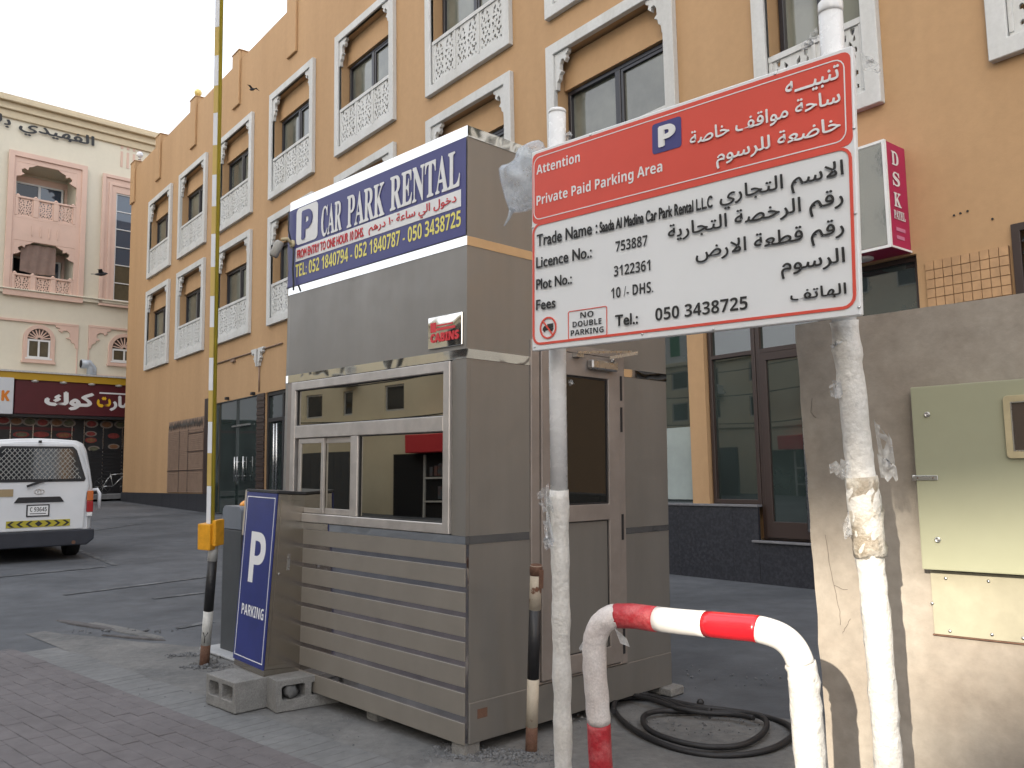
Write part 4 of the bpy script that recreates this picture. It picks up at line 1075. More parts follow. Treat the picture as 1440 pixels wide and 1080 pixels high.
# blue banner wrapped on the signboard
bn = thing('kiosk_banner', 'blue banner CAR PARK RENTAL with phone numbers along the top of the kiosk', 'banner', BF)
mb = MB(); PP = [(-0.002, -0.008)] + [(x, y) for x, y in arc(-W_, RC, RC+0.008, 270, 180, 8)]
n = len(PP)
vs = []; NZ = 5
for i, (x, y) in enumerate(PP):
    for j in range(NZ): vs.append((x, y - (0.006*math.sin(j*1.7+i) if i > 1 else 0.0), 2.606 + (3.14-2.606)*j/(NZ-1)))
mb.add(vs, [(i*NZ+j, (i+1)*NZ+j, (i+1)*NZ+j+1, i*NZ+j+1) for i in range(n-1) for j in range(NZ-1)], sm=True)
q0 = len(mb.v)
mb.build('banner_sheet', M_BLUE, bn)
YB = -0.0095
bl_ = BF.loc
ps = MB(); ps.prism(rrect(-1.758, -1.485, 2.880, 3.135, 0.035), YB-0.001, YB+0.0005); ps.build('p_panel', M_WHITE, bn)
text(bold('P'), -1.688, -1.545, 2.905, 3.105, YB-0.0015, M_BLUE, bn, fat=0.03)
text(serif('CAR'), -1.437, -1.195, 2.873, 3.078, YB, M_WHITE, bn, fat=0.012)
text(serif('PARK'), -1.135, -0.735, 2.873, 3.082, YB, M_WHITE, bn, fat=0.012)
text(serif('RENTAL'), -0.680, -0.048, 2.876, 3.090, YB, M_WHITE, bn, fat=0.012)
ps = MB(); ps.box(-1.757, -0.041, YB-0.001, YB+0.0005, 2.768, 2.862); ps.build('white_stripe', M_WHITE, bn)
text('FROM ENTRY TO ONE HOUR 10 DHS.', -1.735, -0.945, 2.782, 2.845, YB-0.0015, M_REDT, bn, fat=0.03)
text(arabic('دخول الي ساعة ٠١ درهم'), -0.895, -0.075, 2.775, 2.850, YB-0.0015, M_REDT, bn, fat=0.012)
text(bold('TEL: 052 1840794 - 052 1840787 - 050 3438725'), -1.757, -0.041, 2.660, 2.750, YB, M_YELLOWT, bn)

# camera on the banner corner
t = thing('security_camera', 'small grey bullet camera fixed to the left corner of the kiosk banner', 'camera', BF)
mb = MB(); mb.lathe([(0.03,0),(0.03,0.012),(0.018,0.02)], (-1.80, -0.006, 2.90), 12, ax=(0,-1,0)); mb.tube([(-1.80,-0.02,2.90),(-1.80,-0.05,2.93),(-1.83,-0.08,2.925)], 0.012, 8); mb.build('arm', M_BEIGE, t)
mb = MB(); a = Vector((-1.835,-0.085,2.915)); b = Vector((-1.875,-0.115,2.81)); mb.tube([a, a.lerp(b,0.1), a.lerp(b,0.9), b], [0.02,0.031,0.031,0.027], 12); mb.build('body', mat('camera_grey', (0.30,0.29,0.26), 0.5, var=0.1), t)
mb = MB(); mb.lathe([(0.024,0.0),(0.024,0.003)], b, 12, ax=(b-a)); mb.build('lens', M_VGLASS, t)
t = thing('camera_cable', 'black cable hanging from the camera down the kiosk corner', 'cable', BF)
mb = MB(); mb.tube([(-1.80,-0.012,2.91),(-1.77,-0.02,2.84),(-1.775,-0.02,2.72),(-1.76,-0.02,2.62),(-1.74,-0.03,2.57)], 0.006, 6); mb.tube([(-1.83,-0.03,3.13),(-1.83,-0.03,3.0),(-1.81,-0.02,2.92)], 0.005, 6); mb.build('cable', M_RUBBER, t)

# ================================================================== pay cabinet on two hollow blocks
pf = Frame(ground_at(330, 990, 0.0), Vector((1,0,0)))
# corner nearest the camera: bottom (370,955)
pc = ground_at(371, 957, 0.185)
Xp = (BF.X*1.0); Xp.z = 0
pa = math.radians(0)
# blue face looks towards the street on the left, stainless side towards the camera's right
d1 = ray(-900, 640); d1.z = 0; d1.normalize()
PB = Frame(pc, -_bf)                                  # provisional
def solve_dir(px, py, org, z):
    g = ground_at(px, py, z); v = g - org; v.z = 0; return v
vL = solve_dir(327, 939, pc, 0.185); vR = solve_dir(443, 938, pc, 0.185)
uR = vR.normalized(); uL = Vector((-uR.y, uR.x, 0)) if (Vector((-uR.y, uR.x, 0))).dot(vL) > 0 else Vector((uR.y, -uR.x, 0))
wL = vL.dot(uL); wR = vR.length
ptop = at(391, 693, (RW.transposed() @ (pc-EYE)).z * -1)
lean = (ptop - pc); hp = lean.length
# x along the stainless side, y along the blue face (away to the left), z up along the lean
wL, wR, hp = 0.448, 0.364, 1.134
pm = Frame((-1.5622, 5.372, 0.187), (0.7489, 0.6598, -0.0617), (0.0644, 0.0202, 0.9977)).m
class MF:
    def __init__(s, m): s.m = m; s.inv = m.inverted()
    def w(s, x, y, z): return s.m @ Vector((x, y, z))
print('PAY wL %.3f wR %.3f h %.3f' % (wL, wR, hp), vL, vR, lean)
pay = thing('pay_cabinet', 'leaning stainless cabinet with blue P PARKING face standing on two hollow blocks', 'pay machine', pm)
wB, wS = wL, wR
mb = MB(); mb.box(0.003, wS, 0.003, wB, 0.04, hp-0.012); mb.build('body', M_SSTEEL, pay, 0.004)
mb = MB(); mb.box(0.006, wS-0.003, 0.006, wB-0.003, 0, 0.0395); mb.build('base', M_SSTEEL, pay)
mb = MB(); mb.box(-0.006, wS+0.02, -0.006, wB+0.006, hp-0.0115, hp+0.006); mb.build('top_cap', M_BLACK, pay, 0.002)
mb = MB(); mb.box(0.03, wS-0.03, -0.0005, 0.0028, 0.07, hp-0.05); dd = mb.build('door', M_SSTEEL, pay, 0.001)
mb = MB(); mb.lathe([(0.007,0),(0.007,0.004)], (0.05, -0.0006, hp*0.55), 10, ax=(0,-1,0)); mb.box(0.10, 0.118, -0.004, -0.0006, hp*0.57, hp*0.66); mb.build('lock', M_STEEL, dd)
mb = MB(); mb.box(-0.004, 0.0028, 0.0, wB, 0.0405, hp-0.013); mb.build('blue_face', M_SBLUE, pay)
mb = MB()
mb.prism(R_(0.018, wB-0.018, 0.07, hp-0.04), -0.0055, -0.0042, 'x', holes=[R_(0.0235, wB-0.0235, 0.0755, hp-0.0455)]); mb.build('white_border', M_WHITE, pay)
# text on the x = 0 face, reading from far (left) to near: mirror in y
def ptext(s, y0, y1, z0, z1, m, fat=0.0):
    vs, fs = glyphs(s, fat); ax0 = min(v[0] for v in vs); ax1 = max(v[0] for v in vs); ay0 = min(v[1] for v in vs); ay1 = max(v[1] for v in vs)
    P = [(-0.0045-l*0.0002, y0+(y1-y0)*(a-ax0)/(ax1-ax0), z0+(z1-z0)*(b-ay0)/(ay1-ay0)) for a, b, l in vs]
    me = bpy.data.meshes.new('lettering'); me.from_pydata(P, [], fs); me.materials.append(m); link('lettering', me, pay)
ptext(bold('P'), wB*0.72, wB*0.22, hp*0.48, hp*0.765, M_WHITE)
ptext(bold('PARKING'), wB*0.84, wB*0.12, hp*0.293, hp*0.355, M_WHITE)
mb = MB(); mb.box(0.02, 0.16, wB+0.001, wB+0.085, hp*0.73, hp-0.002); mb.build('ticket_box', mat('bare_aluminium', (0.45,0.40,0.33), 0.5, 0.3), pay, 0.004)

def hollow_block(name_, lab, fr, A, B, H, nh=2, stones_=False):
    """hollow concrete block A x B x H with openings in the face y = 0"""
    t = thing(name_, lab, 'concrete block', fr, None)
    mb = MB(); wv = (A-0.03*(nh+1))/nh if nh else 0
    hs = [(0.03+i*(wv+0.03), 0.03+i*(wv+0.03)+wv) for i in range(nh)]
    def hole(a, b): return rrect(a+0.005, b-0.005, H*0.36, H-0.035, 0.018, 3)
    mb.prism([(0,0),(A,0),(A,H),(0,H)], 0, B-0.03, holes=[hole(a, b) for a, b in hs])
    mb.box(0, A, B-0.0299, B, 0, H)
    o = mb.build('block_shell', M_BLOCK, t, 0.006)
    # chipped corners
    for v in o.data.vertices:
        c = v.co; c += Vector((noise.noise(c*23), noise.noise(c*23+Vector((9,0,0))), noise.noise(c*23+Vector((0,9,0)))))*0.0045
    if stones_:
        for a, b in hs:
            s = MB(); cx = (a+b)/2; s.lathe([(0.001,-0.045),(0.035,-0.03),(0.045,0),(0.035,0.03),(0.001,0.045)], (cx-0.01, 0.035, H*0.36+0.035), 9)
            q = s.build('rubble_plug', M_DUST, t)
            for v in q.data.vertices: v.co += Vector((noise.noise(v.co*30), noise.noise(v.co*30+Vector((5,0,0))), noise.noise(v.co*30+Vector((0,5,0)))))*0.03
    return t
# left block: openings face down-left ; corners from the photograph
c0 = ground_at(330, 1006); c1 = ground_at(289, 990); c2 = ground_at(371, 988)
xd = (c0-c1).normalized()
fA = Frame(Vector((c1.x, c1.y, 0.004)), xd)
hollow_block('hollow_block', 'left hollow concrete block with two dark openings under the blue face of the pay cabinet', fA, (c0-c1).length, 0.40, 0.185)
c0 = ground_at(388, 1004); c1 = ground_at(477, 988)
fB = Frame(Vector((c0.x, c0.y, 0.004)), (c1-c0))
hollow_block('hollow_block', 'right hollow concrete block with rubble stuffed in its openings beside the kiosk slats', fB, (c1-c0).length, 0.19, 0.185, 2, True)

# ================================================================== barrier machine, boom, post
g0 = ground_at(322, 921)
fC = Frame(Vector((g0.x, g0.y, 0)), _bs * 1.0)        # faces left-front
g0d = -(RW.transposed() @ (g0-EYE)).z
Hc = (at(322, 703, g0d) - g0).length
print('BARRIER', g0, g0d, Hc)
fC = Frame(Vector((g0.x, g0.y, 0.0)), -_bf)
bm_ = thing('barrier_machine', 'dark grey parking barrier cabinet with rounded light grey hood and amber lamp', 'barrier', fC)
bw, bd = 0.27, 0.30
mb = MB(); mb.box(-bw/2-0.03, bw/2+0.02, 0.0, bd, 0.02, Hc*0.80); mb.build('housing', M_CABGREY, bm_, 0.012, 2)
mb = MB(); mb.box(-bw/2-0.20, bw/2+0.15, -0.10, bd+0.1, 0.0, 0.03); mb.build('concrete_base', mat('pale_cement', (0.36,0.37,0.38), 0.9, var=0.1, scale=9), bm_, 0.01)
prof = [(-bw/2-0.035, Hc*0.803)] + [(-bw/2-0.035, Hc*0.90)] + arc(-bw/2-0.035+0.06, Hc*0.905, 0.06, 180, 100, 5) + arc(bw/2+0.025-0.06, Hc*0.905, 0.06, 80, 0, 5) + [(bw/2+0.025, Hc*0.803)]
mb = MB(); mb.prism(prof, -0.006, bd+0.006); mb.build('hood', M_DOME, bm_, 0.014, 2)
mb = MB(); mb.lathe([(0.075*math.cos(a*math.pi/12), 0.05*math.sin(a*math.pi/12)) for a in range(7)], (0.02, 0.13, Hc*0.905+0.058), 16); mb.build('amber_lamp', M_AMBER, bm_)
# boom raised upright, square section in white and yellow
pbm = at(293, 745, 6.35); ptp = at(307, -60, 6.45)
ax = (ptp - pbm).normalized()
Xb = Vector((0.94,-0.34,0)); Xb = (Xb - ax*Xb.dot(ax)).normalized()
fb = Frame(pbm, Xb, ax)
boom = thing('barrier_boom', 'raised upright barrier boom striped white and yellow, clamped in a yellow bracket', 'barrier arm', fb)
bwid = 0.042; bdep = 0.050
Lb = (ptp-pbm).length
print('BOOM L', Lb, pbm, ptp)
mb = MB(); mb.box(-bwid/2, bwid/2-0.003, 0.004, bdep, 0.0, Lb); mb.build('beam', M_OLIVE, boom, 0.004)
segs = [(745, 640,'w'), (640, 557,'y'), (557, 500,'w'),(500, 456,'y'),(456,402,'w'),(402,360,'y')]
z = 0.0; i = 0
bounds = [745, 684, 638, 594, 550, 504, 461, 417, 376, 329, 290, 245, 203, 157, 118, 75, 34, -10, -60]
zz = [(at(300, b, 6.38)-at(300, 745, 6.38)).length for b in bounds]
for i in range(len(zz)-1):
    mb = MB(); mb.box(-bwid/2+0.001, bwid/2-0.004, -0.0005, 0.0038, zz[i]+0.001, min(zz[i+1], Lb)); mb.build('white_band' if i % 2 == 0 else 'yellow_band', M_BWHITE if i % 2 == 0 else M_BYEL, boom)
    mb = MB(); mb.box(bwid/2-0.003, bwid/2+0.001, 0.005, 0.025, zz[i]+0.03, zz[i]+0.031)
mb = MB(); mb.box(bwid/2-0.0028, bwid/2+0.004, 0.02, 0.028, 0.02, Lb); mb.build('rubber_edge', M_OLIVE, boom)
mb = MB(); mb.box(-0.075, 0.04, -0.03, 0.06, -0.15, 0.045); mb.box(0.0405, 0.075, -0.01, 0.09, -0.12, 0.075); mb.build('clamp', M_YEL, boom, 0.012, 2)
# black and white post
gp = ground_at(287, 937); gd = -(RW.transposed() @ (gp-EYE)).z
tp_ = at(301, 758, gd-0.02)
axp = (tp_-gp).normalized(); fp = Frame(gp, BF.X, axp); fp = Frame(gp, Vector((1,0,0)) - axp*axp.x, axp)
post = thing('striped_post', 'leaning black and white post with rusty foot and hooked knob before the barrier machine', 'post', fp)
Lp = (tp_-gp).length; R0 = 0.036
zs_ = [(at(294, b, gd)-at(294, 937, gd)).length for b in (937, 906, 858, 787, 757)]
print('POST', gp, Lp, zs_)
for (a, b, m, nm) in ((0, zs_[1], M_RUST, 'rusty_foot'), (zs_[1], zs_[2], M_WHITEP, 'white_band'), (zs_[2], zs_[3], M_BLACKP, 'black_band'), (zs_[3], Lp, M_WHITEP, 'white_band')):
    mb = MB(); mb.tube([(0,0,a-(0.03 if a == 0 else 0)),(0,0,b)], R0, 14); mb.build(nm, m, post)
mb = MB(); mb.tube([(-0.02,-0.02,Lp+0.005),(-0.02,-0.02,Lp+0.06),(0.0,-0.02,Lp+0.11),(0.035,-0.02,Lp+0.10),(0.04,-0.02,Lp+0.03),(0.02,-0.02,Lp+0.0)], 0.008, 8); mb.build('hook', M_RUST, post)
mb = MB(); mb.lathe([(0.028,-0.012),(0.040,0),(0.028,0.014)], (0.0,0,Lp), 12); mb.build('cap', M_STEEL, post)
mb = MB(); mb.tube([(-0.015,-R0-0.001,0.27),(0.0,-R0-0.001,0.23),(0.02,-R0+0.003,0.27)], 0.003, 5); mb.tube([(0.0,-R0-0.001,0.23),(0.0,-R0-0.001,0.19)], 0.003, 5); mb.build('black_scribble', M_BLACKT, post)

# rusty bollard
g0 = ground_at(747, 1056); gd = -(RW.transposed() @ (g0-EYE)).z; tpp = at(754, 795, gd)
axp = (tpp-g0).normalized(); fp = Frame(g0, Vector((1,0,0)) - axp*axp.x, axp); Lp = (tpp-g0).length; R0 = 0.0305
bo = thing('rusty_bollard', 'short rusty black and cream steel post standing before the kiosk side wall', 'bollard', fp)
zs_ = [(at(750, b, gd)-at(750, 1056, gd)).length for b in (1056, 1021, 954, 857, 820)]
for (a, b, m, nm) in ((-0.04, zs_[1], M_RUST, 'rusty_foot'), (zs_[1], zs_[2], M_CREAMP, 'cream_band'), (zs_[2], zs_[3], M_BLACKP, 'black_band'), (zs_[3], Lp, M_CREAMP, 'cream_band')):
    mb = MB(); mb.tube([(0,0,a),(0,0,b)], R0, 16, wob=(lambda i, k: 0.0)); mb.build(nm, m, bo)
mb = MB(); mb.tube([(0,0,Lp-0.05),(0,0,Lp-0.01),(0,0,Lp+0.004)], [R0+0.001, R0+0.003, R0-0.002], 16); mb.box(0.015, 0.038, -0.03, 0.0, Lp-0.11, Lp-0.02); mb.build('rust_collar', M_RUST, bo)

# ================================================================== parking board on two wrapped posts
a_, b_, c_, d_ = at(1197,65,2.37), at(1216,440,2.37), at(747,213,3.185), at(747,492,3.185)
SX = ((a_-c_) + (b_-d_)).normalized(); SZ = ((a_-b_).normalized() + (c_-d_).normalized())
SF = Frame((0.0744, 3.0656, 1.8469), (0.7149, -0.6985, -0.0331), (0.0171, -0.0298, 0.9994))
SW = 1.2; SH = 0.744
sg = thing('parking_notice_board', 'large red and white private paid parking notice board on two plastic-wrapped white posts', 'sign', SF)
mb = MB(); mb.box(0, SW, 0, 0.02, 0, SH); brd = mb.build('board', M_SIGNW, sg, 0.003)
S = lambda px, py: SF.loc(px, py, -0.001)
print('SIGN', SW, SH, [SF.loc(*p) for p in ((747,213),(1197,65),(1216,440),(747,492))])
zmid = (S(749,312)[1] + S(1206,203)[1])/2
mg = 0.006
mb = MB(); mb.prism(rrect(mg, SW-mg, zmid-0.004, SH-0.012, 0.022), -0.0014, 0.0); mb.build('red_field', M_SIGNR, brd)
mb = MB(); rring(mb, 0.0125, SW-0.022, zmid+0.010, SH-0.026, 0.030, 0.0032, -0.0026, -0.0015); mb.build('white_line_border', M_WHITE, brd)
mb = MB(); rring(mb, mg, SW-0.010, 0.020, zmid-0.004, 0.036, 0.0085, -0.0026, -0.0002); mb.build('red_line_border', M_SIGNR, brd)
def stext(s, x0, yb0, x1, yb1, hpx, m, fat=0.0, up=True):
    """print fitted between two baseline pixels, hpx = ink height in pixels at the left end"""
    ax_, az = S(x0, yb0); bx_, bz = S(x1, yb1); tx, tz = S(x0, yb0-hpx)
    zz0 = (az+bz)/2; h = tz-az
    text(s, ax_, bx_, zz0, zz0+h, -0.0028, m, brd, fat=fat)
W = M_WHITE; K = M_BLACKT
stext(bold('Attention'), 755, 244.6, 816, 229, 13.8, W)
stext(bold('Private Paid Parking Area'), 755, 293, 932, 247, 18.5, W)
# blue P
(xa, za), (xb, zb) = S(918, 218), S(958, 163)
mb = MB(); mb.prism(rrect(xa, xb, min(za, zb), max(za, zb), 0.010), -0.0034, -0.0016); mb.build('blue_p_panel', M_BLUE, brd)
text(bold('P'), xa+(xb-xa)*0.22, xa+(xb-xa)*0.82, min(za,zb)+abs(zb-za)*0.16, min(za,zb)+abs(zb-za)*0.86, -0.0036, W, brd, fat=0.03)
def q2(s, pl, pr, top, bot, m, fat=0.012):
    """fit Arabic ink: left px (x,y mid), right px, ink top / bottom measured at the right end"""
    x0 = S(*pl)[0]; x1 = S(*pr)[0]; z1 = S(pr[0], top)[1]; z0 = S(pr[0], bot)[1]
    text(arabic(s), x0, x1, z0, z1, -0.0028, m, brd, fat=fat)
q2('تنبيـــه', (1105,125), (1181,105), 90, 117, W, 0.02)
q2('ساحة مواقف خاصة', (971,200), (1183,150), 122, 150, W, 0.015)
q2('خاضعة للرسوم', (1008,230), (1183,180), 161, 193, W, 0.015)
stext('Trade Name :', 756, 348, 841, 328, 17, K, 0.014)
stext('Saada Al Madina Car Park Rental L.L.C', 844, 328.3, 1003, 292.5, 16, K, 0.035)
stext('Licence No.:', 755, 378, 833, 362.5, 16, K, 0.014)
stext(bold('753887'), 866, 354, 911, 345.8, 14.8, K)
stext('Plot No.:', 755, 407.5, 805, 400, 15, K, 0.014)
stext(bold('3122361'), 863.8, 387.5, 915, 382, 14.8, K)
stext('Fees', 755, 436.7, 782, 433, 14.8, K, 0.014)
stext(bold('10 /- DHS.'), 860, 418.8, 919, 412.5, 15, K)
stext('Tel.:', 866, 459, 898, 456, 16, K, 0.02)
stext(bold('050 3438725'), 922, 450.8, 1052, 435.4, 17.5, K)
q2('الاسم التجاري', (1013,290), (1187,245), 224, 258, K)
q2('رقم الرخصة التجارية', (940,330), (1187,290), 263, 297, K)
q2('رقم قطعة الارض', (979,360), (1188,330), 305, 339, K)
q2('الرسوم', (1099,375), (1189,365), 347, 380, K)
q2('الهاتف', (1112,420), (1191,410), 397, 418, K)
# no-double-parking marks
(cx, cz) = S(771, 461); r = 0.040
mb = MB(); mb.prism(arc(cx, cz, r, 0, 345, 23), -0.0036, -0.0005, holes=[arc(cx, cz, r-0.006, 0, 345, 23)]); mb.obox((cx, -0.0044, cz), (1,0,-1.15), r-0.004, (0,1,0), 0.0006, (1.15,0,1), 0.003); mb.build('no_lorries_ring', M_SIGNR, brd)
mb = MB(); mb.box(cx-0.004, cx+0.024, -0.0024, -0.0005, cz-0.002, cz+0.014); mb.prism([(cx-0.026,cz-0.008),(cx+0.024,cz-0.008),(cx+0.024,cz-0.003),(cx-0.006,cz-0.003),(cx-0.010,cz+0.008),(cx-0.019,cz+0.008),(cx-0.026,cz-0.001)], -0.0024, -0.0005)
for dx in (-0.018, 0.008, 0.017): mb.prism([(cx+dx+0.0042*math.cos(a*.7), cz-0.010+0.0042*math.sin(a*.7)) for a in range(9)], -0.0028, -0.0006)
mb.build('lorry_pictogram', K, brd)
xa, za = S(799, 478); xb, _ = S(854, 470); zt = S(799, 438)[1]
mb = MB(); rring(mb, xa, xb, za, zt, 0.008, 0.0028, -0.002, -0.0005); mb.build('small_red_frame', M_SIGNR, brd)
hh = (zt-za)
for i, s in enumerate(('NO', 'DOUBLE', 'PARKING')):
    wd = {0: 0.34, 1: 0.74, 2: 0.84}[i]; xm = (xa+xb)/2; z1 = zt - hh*(0.10+0.29*i)
    text(bold(s), xm-(xb-xa)*wd/2, xm+(xb-xa)*wd/2, z1-hh*0.20, z1, -0.0028, K, brd)
for (px, py) in ((752,488),(903,470),(1003,463),(1208,432),(1203,300),(1201,180),(749,320),(830,190),(1090,104)):
    x, z = S(px, py); mb = MB(); mb.lathe([(0.0045,0),(0.0035,0.003)], (x, 0, z), 8, ax=(0,-1,0)); mb.build('rivet', M_STEEL, brd)
# posts (world points turned into the board's frame)
def wob(seed, amp): return lambda i, k: amp*noise.noise(Vector((i*0.55, math.cos(k/14*6.283)*1.6, math.sin(k/14*6.283)*1.6+seed)))
def post_pts(px_list, d):
    return [SF.l(at(x, y, dd)) for x, y, dd in px_list]
def dens(P, st=0.03):
    out = []
    for i in range(len(P)-1):
        n = max(1, int((P[i+1]-P[i]).length/st))
        out += [P[i].lerp(P[i+1], k/n) for k in range(n)]
    return out + [P[-1]]
# left post
yb = 0.055
lt = SF.l(at(783, 155, 3.14)); lm = SF.l(at(784, 520, 3.17)); lb_ = SF.l(at(792, 1080, 3.19))
gb = (lb_-lm).normalized(); lb2 = lb_ + gb*0.35
for v in (lt, lm): v.y = max(v.y, 0.05)
lp_ = MB(); lp_.tube([lt, lm.lerp(lt, 0.5), lm, lm.lerp(lb_, 0.3)], 0.0325, 18); lp_o = lp_.build('post', M_PIPEW, sg)
ls = lm.lerp(lb_, 0.30)
lw = MB(); pts = dens([ls, lb_, lb2]); lw.tube(pts, [0.0345 + 0.002*math.sin(i*.9) for i in range(len(pts))], 14, wob=wob(2, 0.14)); lw.build('plastic_wrapping', M_WRAP, lp_o)
lw = MB(); lw.lathe([(0.033,0.0),(0.0335,0.004),(0.0335,0.010),(0.030,0.014)], lt + Vector((0,0,-0.012)), 18); lw.build('cap', M_PIPEW, lp_o)
# right post
P_ = [(1167, 14, 2.42), (1178, 210, 2.43), (1187, 452, 2.43), (1199, 560, 2.42), (1210, 660, 2.41), (1221, 760, 2.40), (1234, 880, 2.39), (1250, 1080, 2.37)]
pr = [SF.l(at(*p)) for p in P_]
pr[0].y = max(pr[0].y, 0.055); pr[1].y = max(pr[1].y, 0.06); pr[2].y = max(pr[2].y, 0.06)
gb = (pr[-1]-pr[-3]).normalized(); k = ((SF.m @ pr[-1]).z)/abs((SF.m.to_3x3() @ gb).z); pr.append(pr[-1] + gb*k)
rp = MB(); rp.tube(pr[:3], 0.0335, 18); rpo = rp.build('post', M_PIPEW, sg)
rp = MB(); rp.lathe([(0.030,0.026),(0.0345,0.02),(0.0345,0.0),(0.034,-0.01)], pr[0], 18); rp.lathe([(0.012,0.024),(0.010,0.045),(0.003,0.05)], pr[0] + Vector((-0.012,0,0)), 10); rp.build('cap', M_PIPEW, rpo)
def rad(i, n):
    z = 0.038 + 0.003*noise.noise(Vector((i*0.35, 4, 1)))
    return z
pts = dens(pr[2:], 0.02); n = len(pts)
rw = MB(); rw.tube(pts, [rad(i, n) + (0.008*math.exp(-((i-26)/4.0)**2) if True else 0) for i in range(n)], 16, wob=wob(5, 0.12)); rw.build('plastic_wrapping', M_WRAP, rpo)
# dirty crumple half way down
i0 = int(n*0.24)
rc = MB(); rc.tube(pts[22:34], [0.044 + 0.005*noise.noise(Vector((i*1.3, 2, 2))) for i in range(12)], 18, wob=lambda i, k: 0.26*noise.noise(Vector((i*1.1, math.cos(k/18*6.283)*3.2, math.sin(k/18*6.283)*3.2)))); rc.build('crumpled_wrapping', M_WRAPD, rpo)
def flap(p, dx, dz, wdt, seed, par, m=M_FILM, dy=0.0):
    """thin torn piece of film hanging from p (board frame)"""
    mb = MB(); nu, nv = 7, 6; vs = []
    for i in range(nu):
        for j in range(nv):
            u = i/(nu-1); v = j/(nv-1)
            e = 1 - 0.5*u + 0.25*noise.noise(Vector((u*4, v*3, seed)))
            q = Vector(p) + Vector((dx*u, dy*u, dz*u)) + Vector((0, 0.3, -1))*wdt*(v-0.5)*e
            q += Vector((noise.noise(Vector((u*5, v*5, seed+3))), noise.noise(Vector((u*5, v*5, seed+7)))*1.6, noise.noise(Vector((u*5, v*5, seed+11)))))*0.016
            vs.append(q)
    fs = [(i*nv+j, i*nv+j+1, (i+1)*nv+j+1, (i+1)*nv+j) for i in range(nu-1) for j in range(nv-1) if noise.noise(Vector((i*1.7, j*1.7, seed))) < 0.45]
    mb.add(vs, fs, sm=True); return mb.build('torn_film', m, par)
def sp(px, py, d): return SF.l(at(px, py, d))
flap(sp(775, 700, 3.14), -0.065, -0.015, 0.11, 1, lp_o); flap(sp(775, 740, 3.14), -0.03, -0.04, 0.12, 4, lp_o); flap(sp(772, 760, 3.14), -0.025, -0.02, 0.06, 6, lp_o); flap(sp(800, 538, 3.14), 0.02, 0.0, 0.02, 7, lp_o)
flap(sp(1185, 485, 2.40), -0.035, 0.0, 0.022, 11, rpo); flap(sp(1184, 545, 2.40), -0.035, -0.01, 0.06, 12, rpo); flap(sp(1196, 660, 2.38), -0.06, 0.0, 0.055, 14, rpo)
flap(sp(1233, 620, 2.42), 0.045, -0.03, 0.13, 15, rpo); flap(sp(1236, 655, 2.42), 0.05, -0.02, 0.07, 16, rpo); flap(sp(1196, 735, 2.36), -0.02, -0.03, 0.07, 18, rpo); flap(sp(1212, 85, 2.38), 0.05, -0.04, 0.05, 20, rpo); flap(sp(1150, 45, 2.40), -0.05, -0.03, 0.03, 22, rpo)
# big clear bag hanging behind the board's left end
bgm = MB(); nu, nv = 18, 16; vs = []
A0 = sp(778, 205, 3.24); A1 = sp(706, 296, 3.28)
A0.y = 0.05; A1.y = 0.07
axb = (A1-A0); Lg = axb.length; axn = axb.normalized(); s1_ = Vector((0,1,0)); s2_ = axn.cross(s1_)
for i in range(nu):
    u = i/(nu-1); rr = 0.012 + 0.125*math.sin(math.pi*min(1, u*0.95)**0.75)*(0.55+0.6*u) if u < 0.97 else 0.016
    if u > 0.85: rr *= max(0.12, 1-((u-0.85)/0.15)**2)
    for k in range(nv):
        a = 2*math.pi*k/nv; w3 = 1 + 0.38*noise.noise(Vector((u*5, math.cos(a)*1.8, math.sin(a)*1.8)))
        vs.append(A0 + axn*(Lg*u) + (s2_*math.cos(a)*1.0 + s1_*math.sin(a)*0.55)*rr*w3)
bgm.add(vs, [(i*nv+k, i*nv+(k+1) % nv, (i+1)*nv+(k+1) % nv, (i+1)*nv+k) for i in range(nu-1) for k in range(nv)], sm=True)
e = A0 + axn*Lg; bgm.tube([e - axn*0.02, e + Vector((-0.01,0,-0.02)), e + Vector((-0.035,0,-0.045))], [0.012, 0.006, 0.003], 6)
bgm.build('plastic_bag', mat('clear_bag', (0.62,0.70,0.78), 0.18, scale=9, alpha=(0.22,0.62), bump=0.8, bscale=22, dist=0.02), lp_o)
flap(sp(795, 195, 3.13), 0.03, 0.01, 0.04, 31, lp_o)

# ================================================================== red and white hoop
hp_px = [(845, 1080, 2.70), (841, 1000, 2.70), (836, 930, 2.69), (838, 895, 2.685), (852, 872, 2.67), (880, 866, 2.65), (955, 874, 2.52), (1030, 881, 2.39), (1072, 886, 2.33), (1105, 900, 2.30), (1124, 928, 2.285), (1132, 975, 2.28), (1140, 1080, 2.275)]
hpw = [at(*p) for p in hp_px]
def ext(a, b, z):
    d = (b-a).normalized(); t = (z-b.z)/d.z; return b + d*t
hpw = [ext(hpw[1], hpw[0], -0.02)] + hpw + [ext(hpw[-2], hpw[-1], -0.02)]
def catmull(P, n=8):
    out = []
    for i in range(len(P)-1):
        p0 = P[max(i-1,0)]; p1 = P[i]; p2 = P[i+1]; p3 = P[min(i+2,len(P)-1)]
        for k in range(n):
            t = k/n; out.append(0.5*((2*p1)+(-p0+p2)*t+(2*p0-5*p1+4*p2-p3)*t*t+(-p0+3*p1-3*p2+p3)*t**3))
    return out + [P[-1]]
hc = catmull(hpw, 8)
fH = Frame(Vector((hpw[0].x, hpw[0].y, 0)), (hpw[-1]-hpw[0]))
hoop = thing('hoop_barrier', 'red and white tubular hoop barrier partly wrapped in plastic in the foreground', 'barrier hoop', fH)
def px_of(P):
    q = RW.transposed() @ (P-EYE); return 720+F*q.x/-q.z, 540-F*q.y/-q.z
proj_ = [px_of(p) for p in hc]
N_ = len(hc)
def idx_where(f): return next(i for i in range(N_) if f(*proj_[i]))
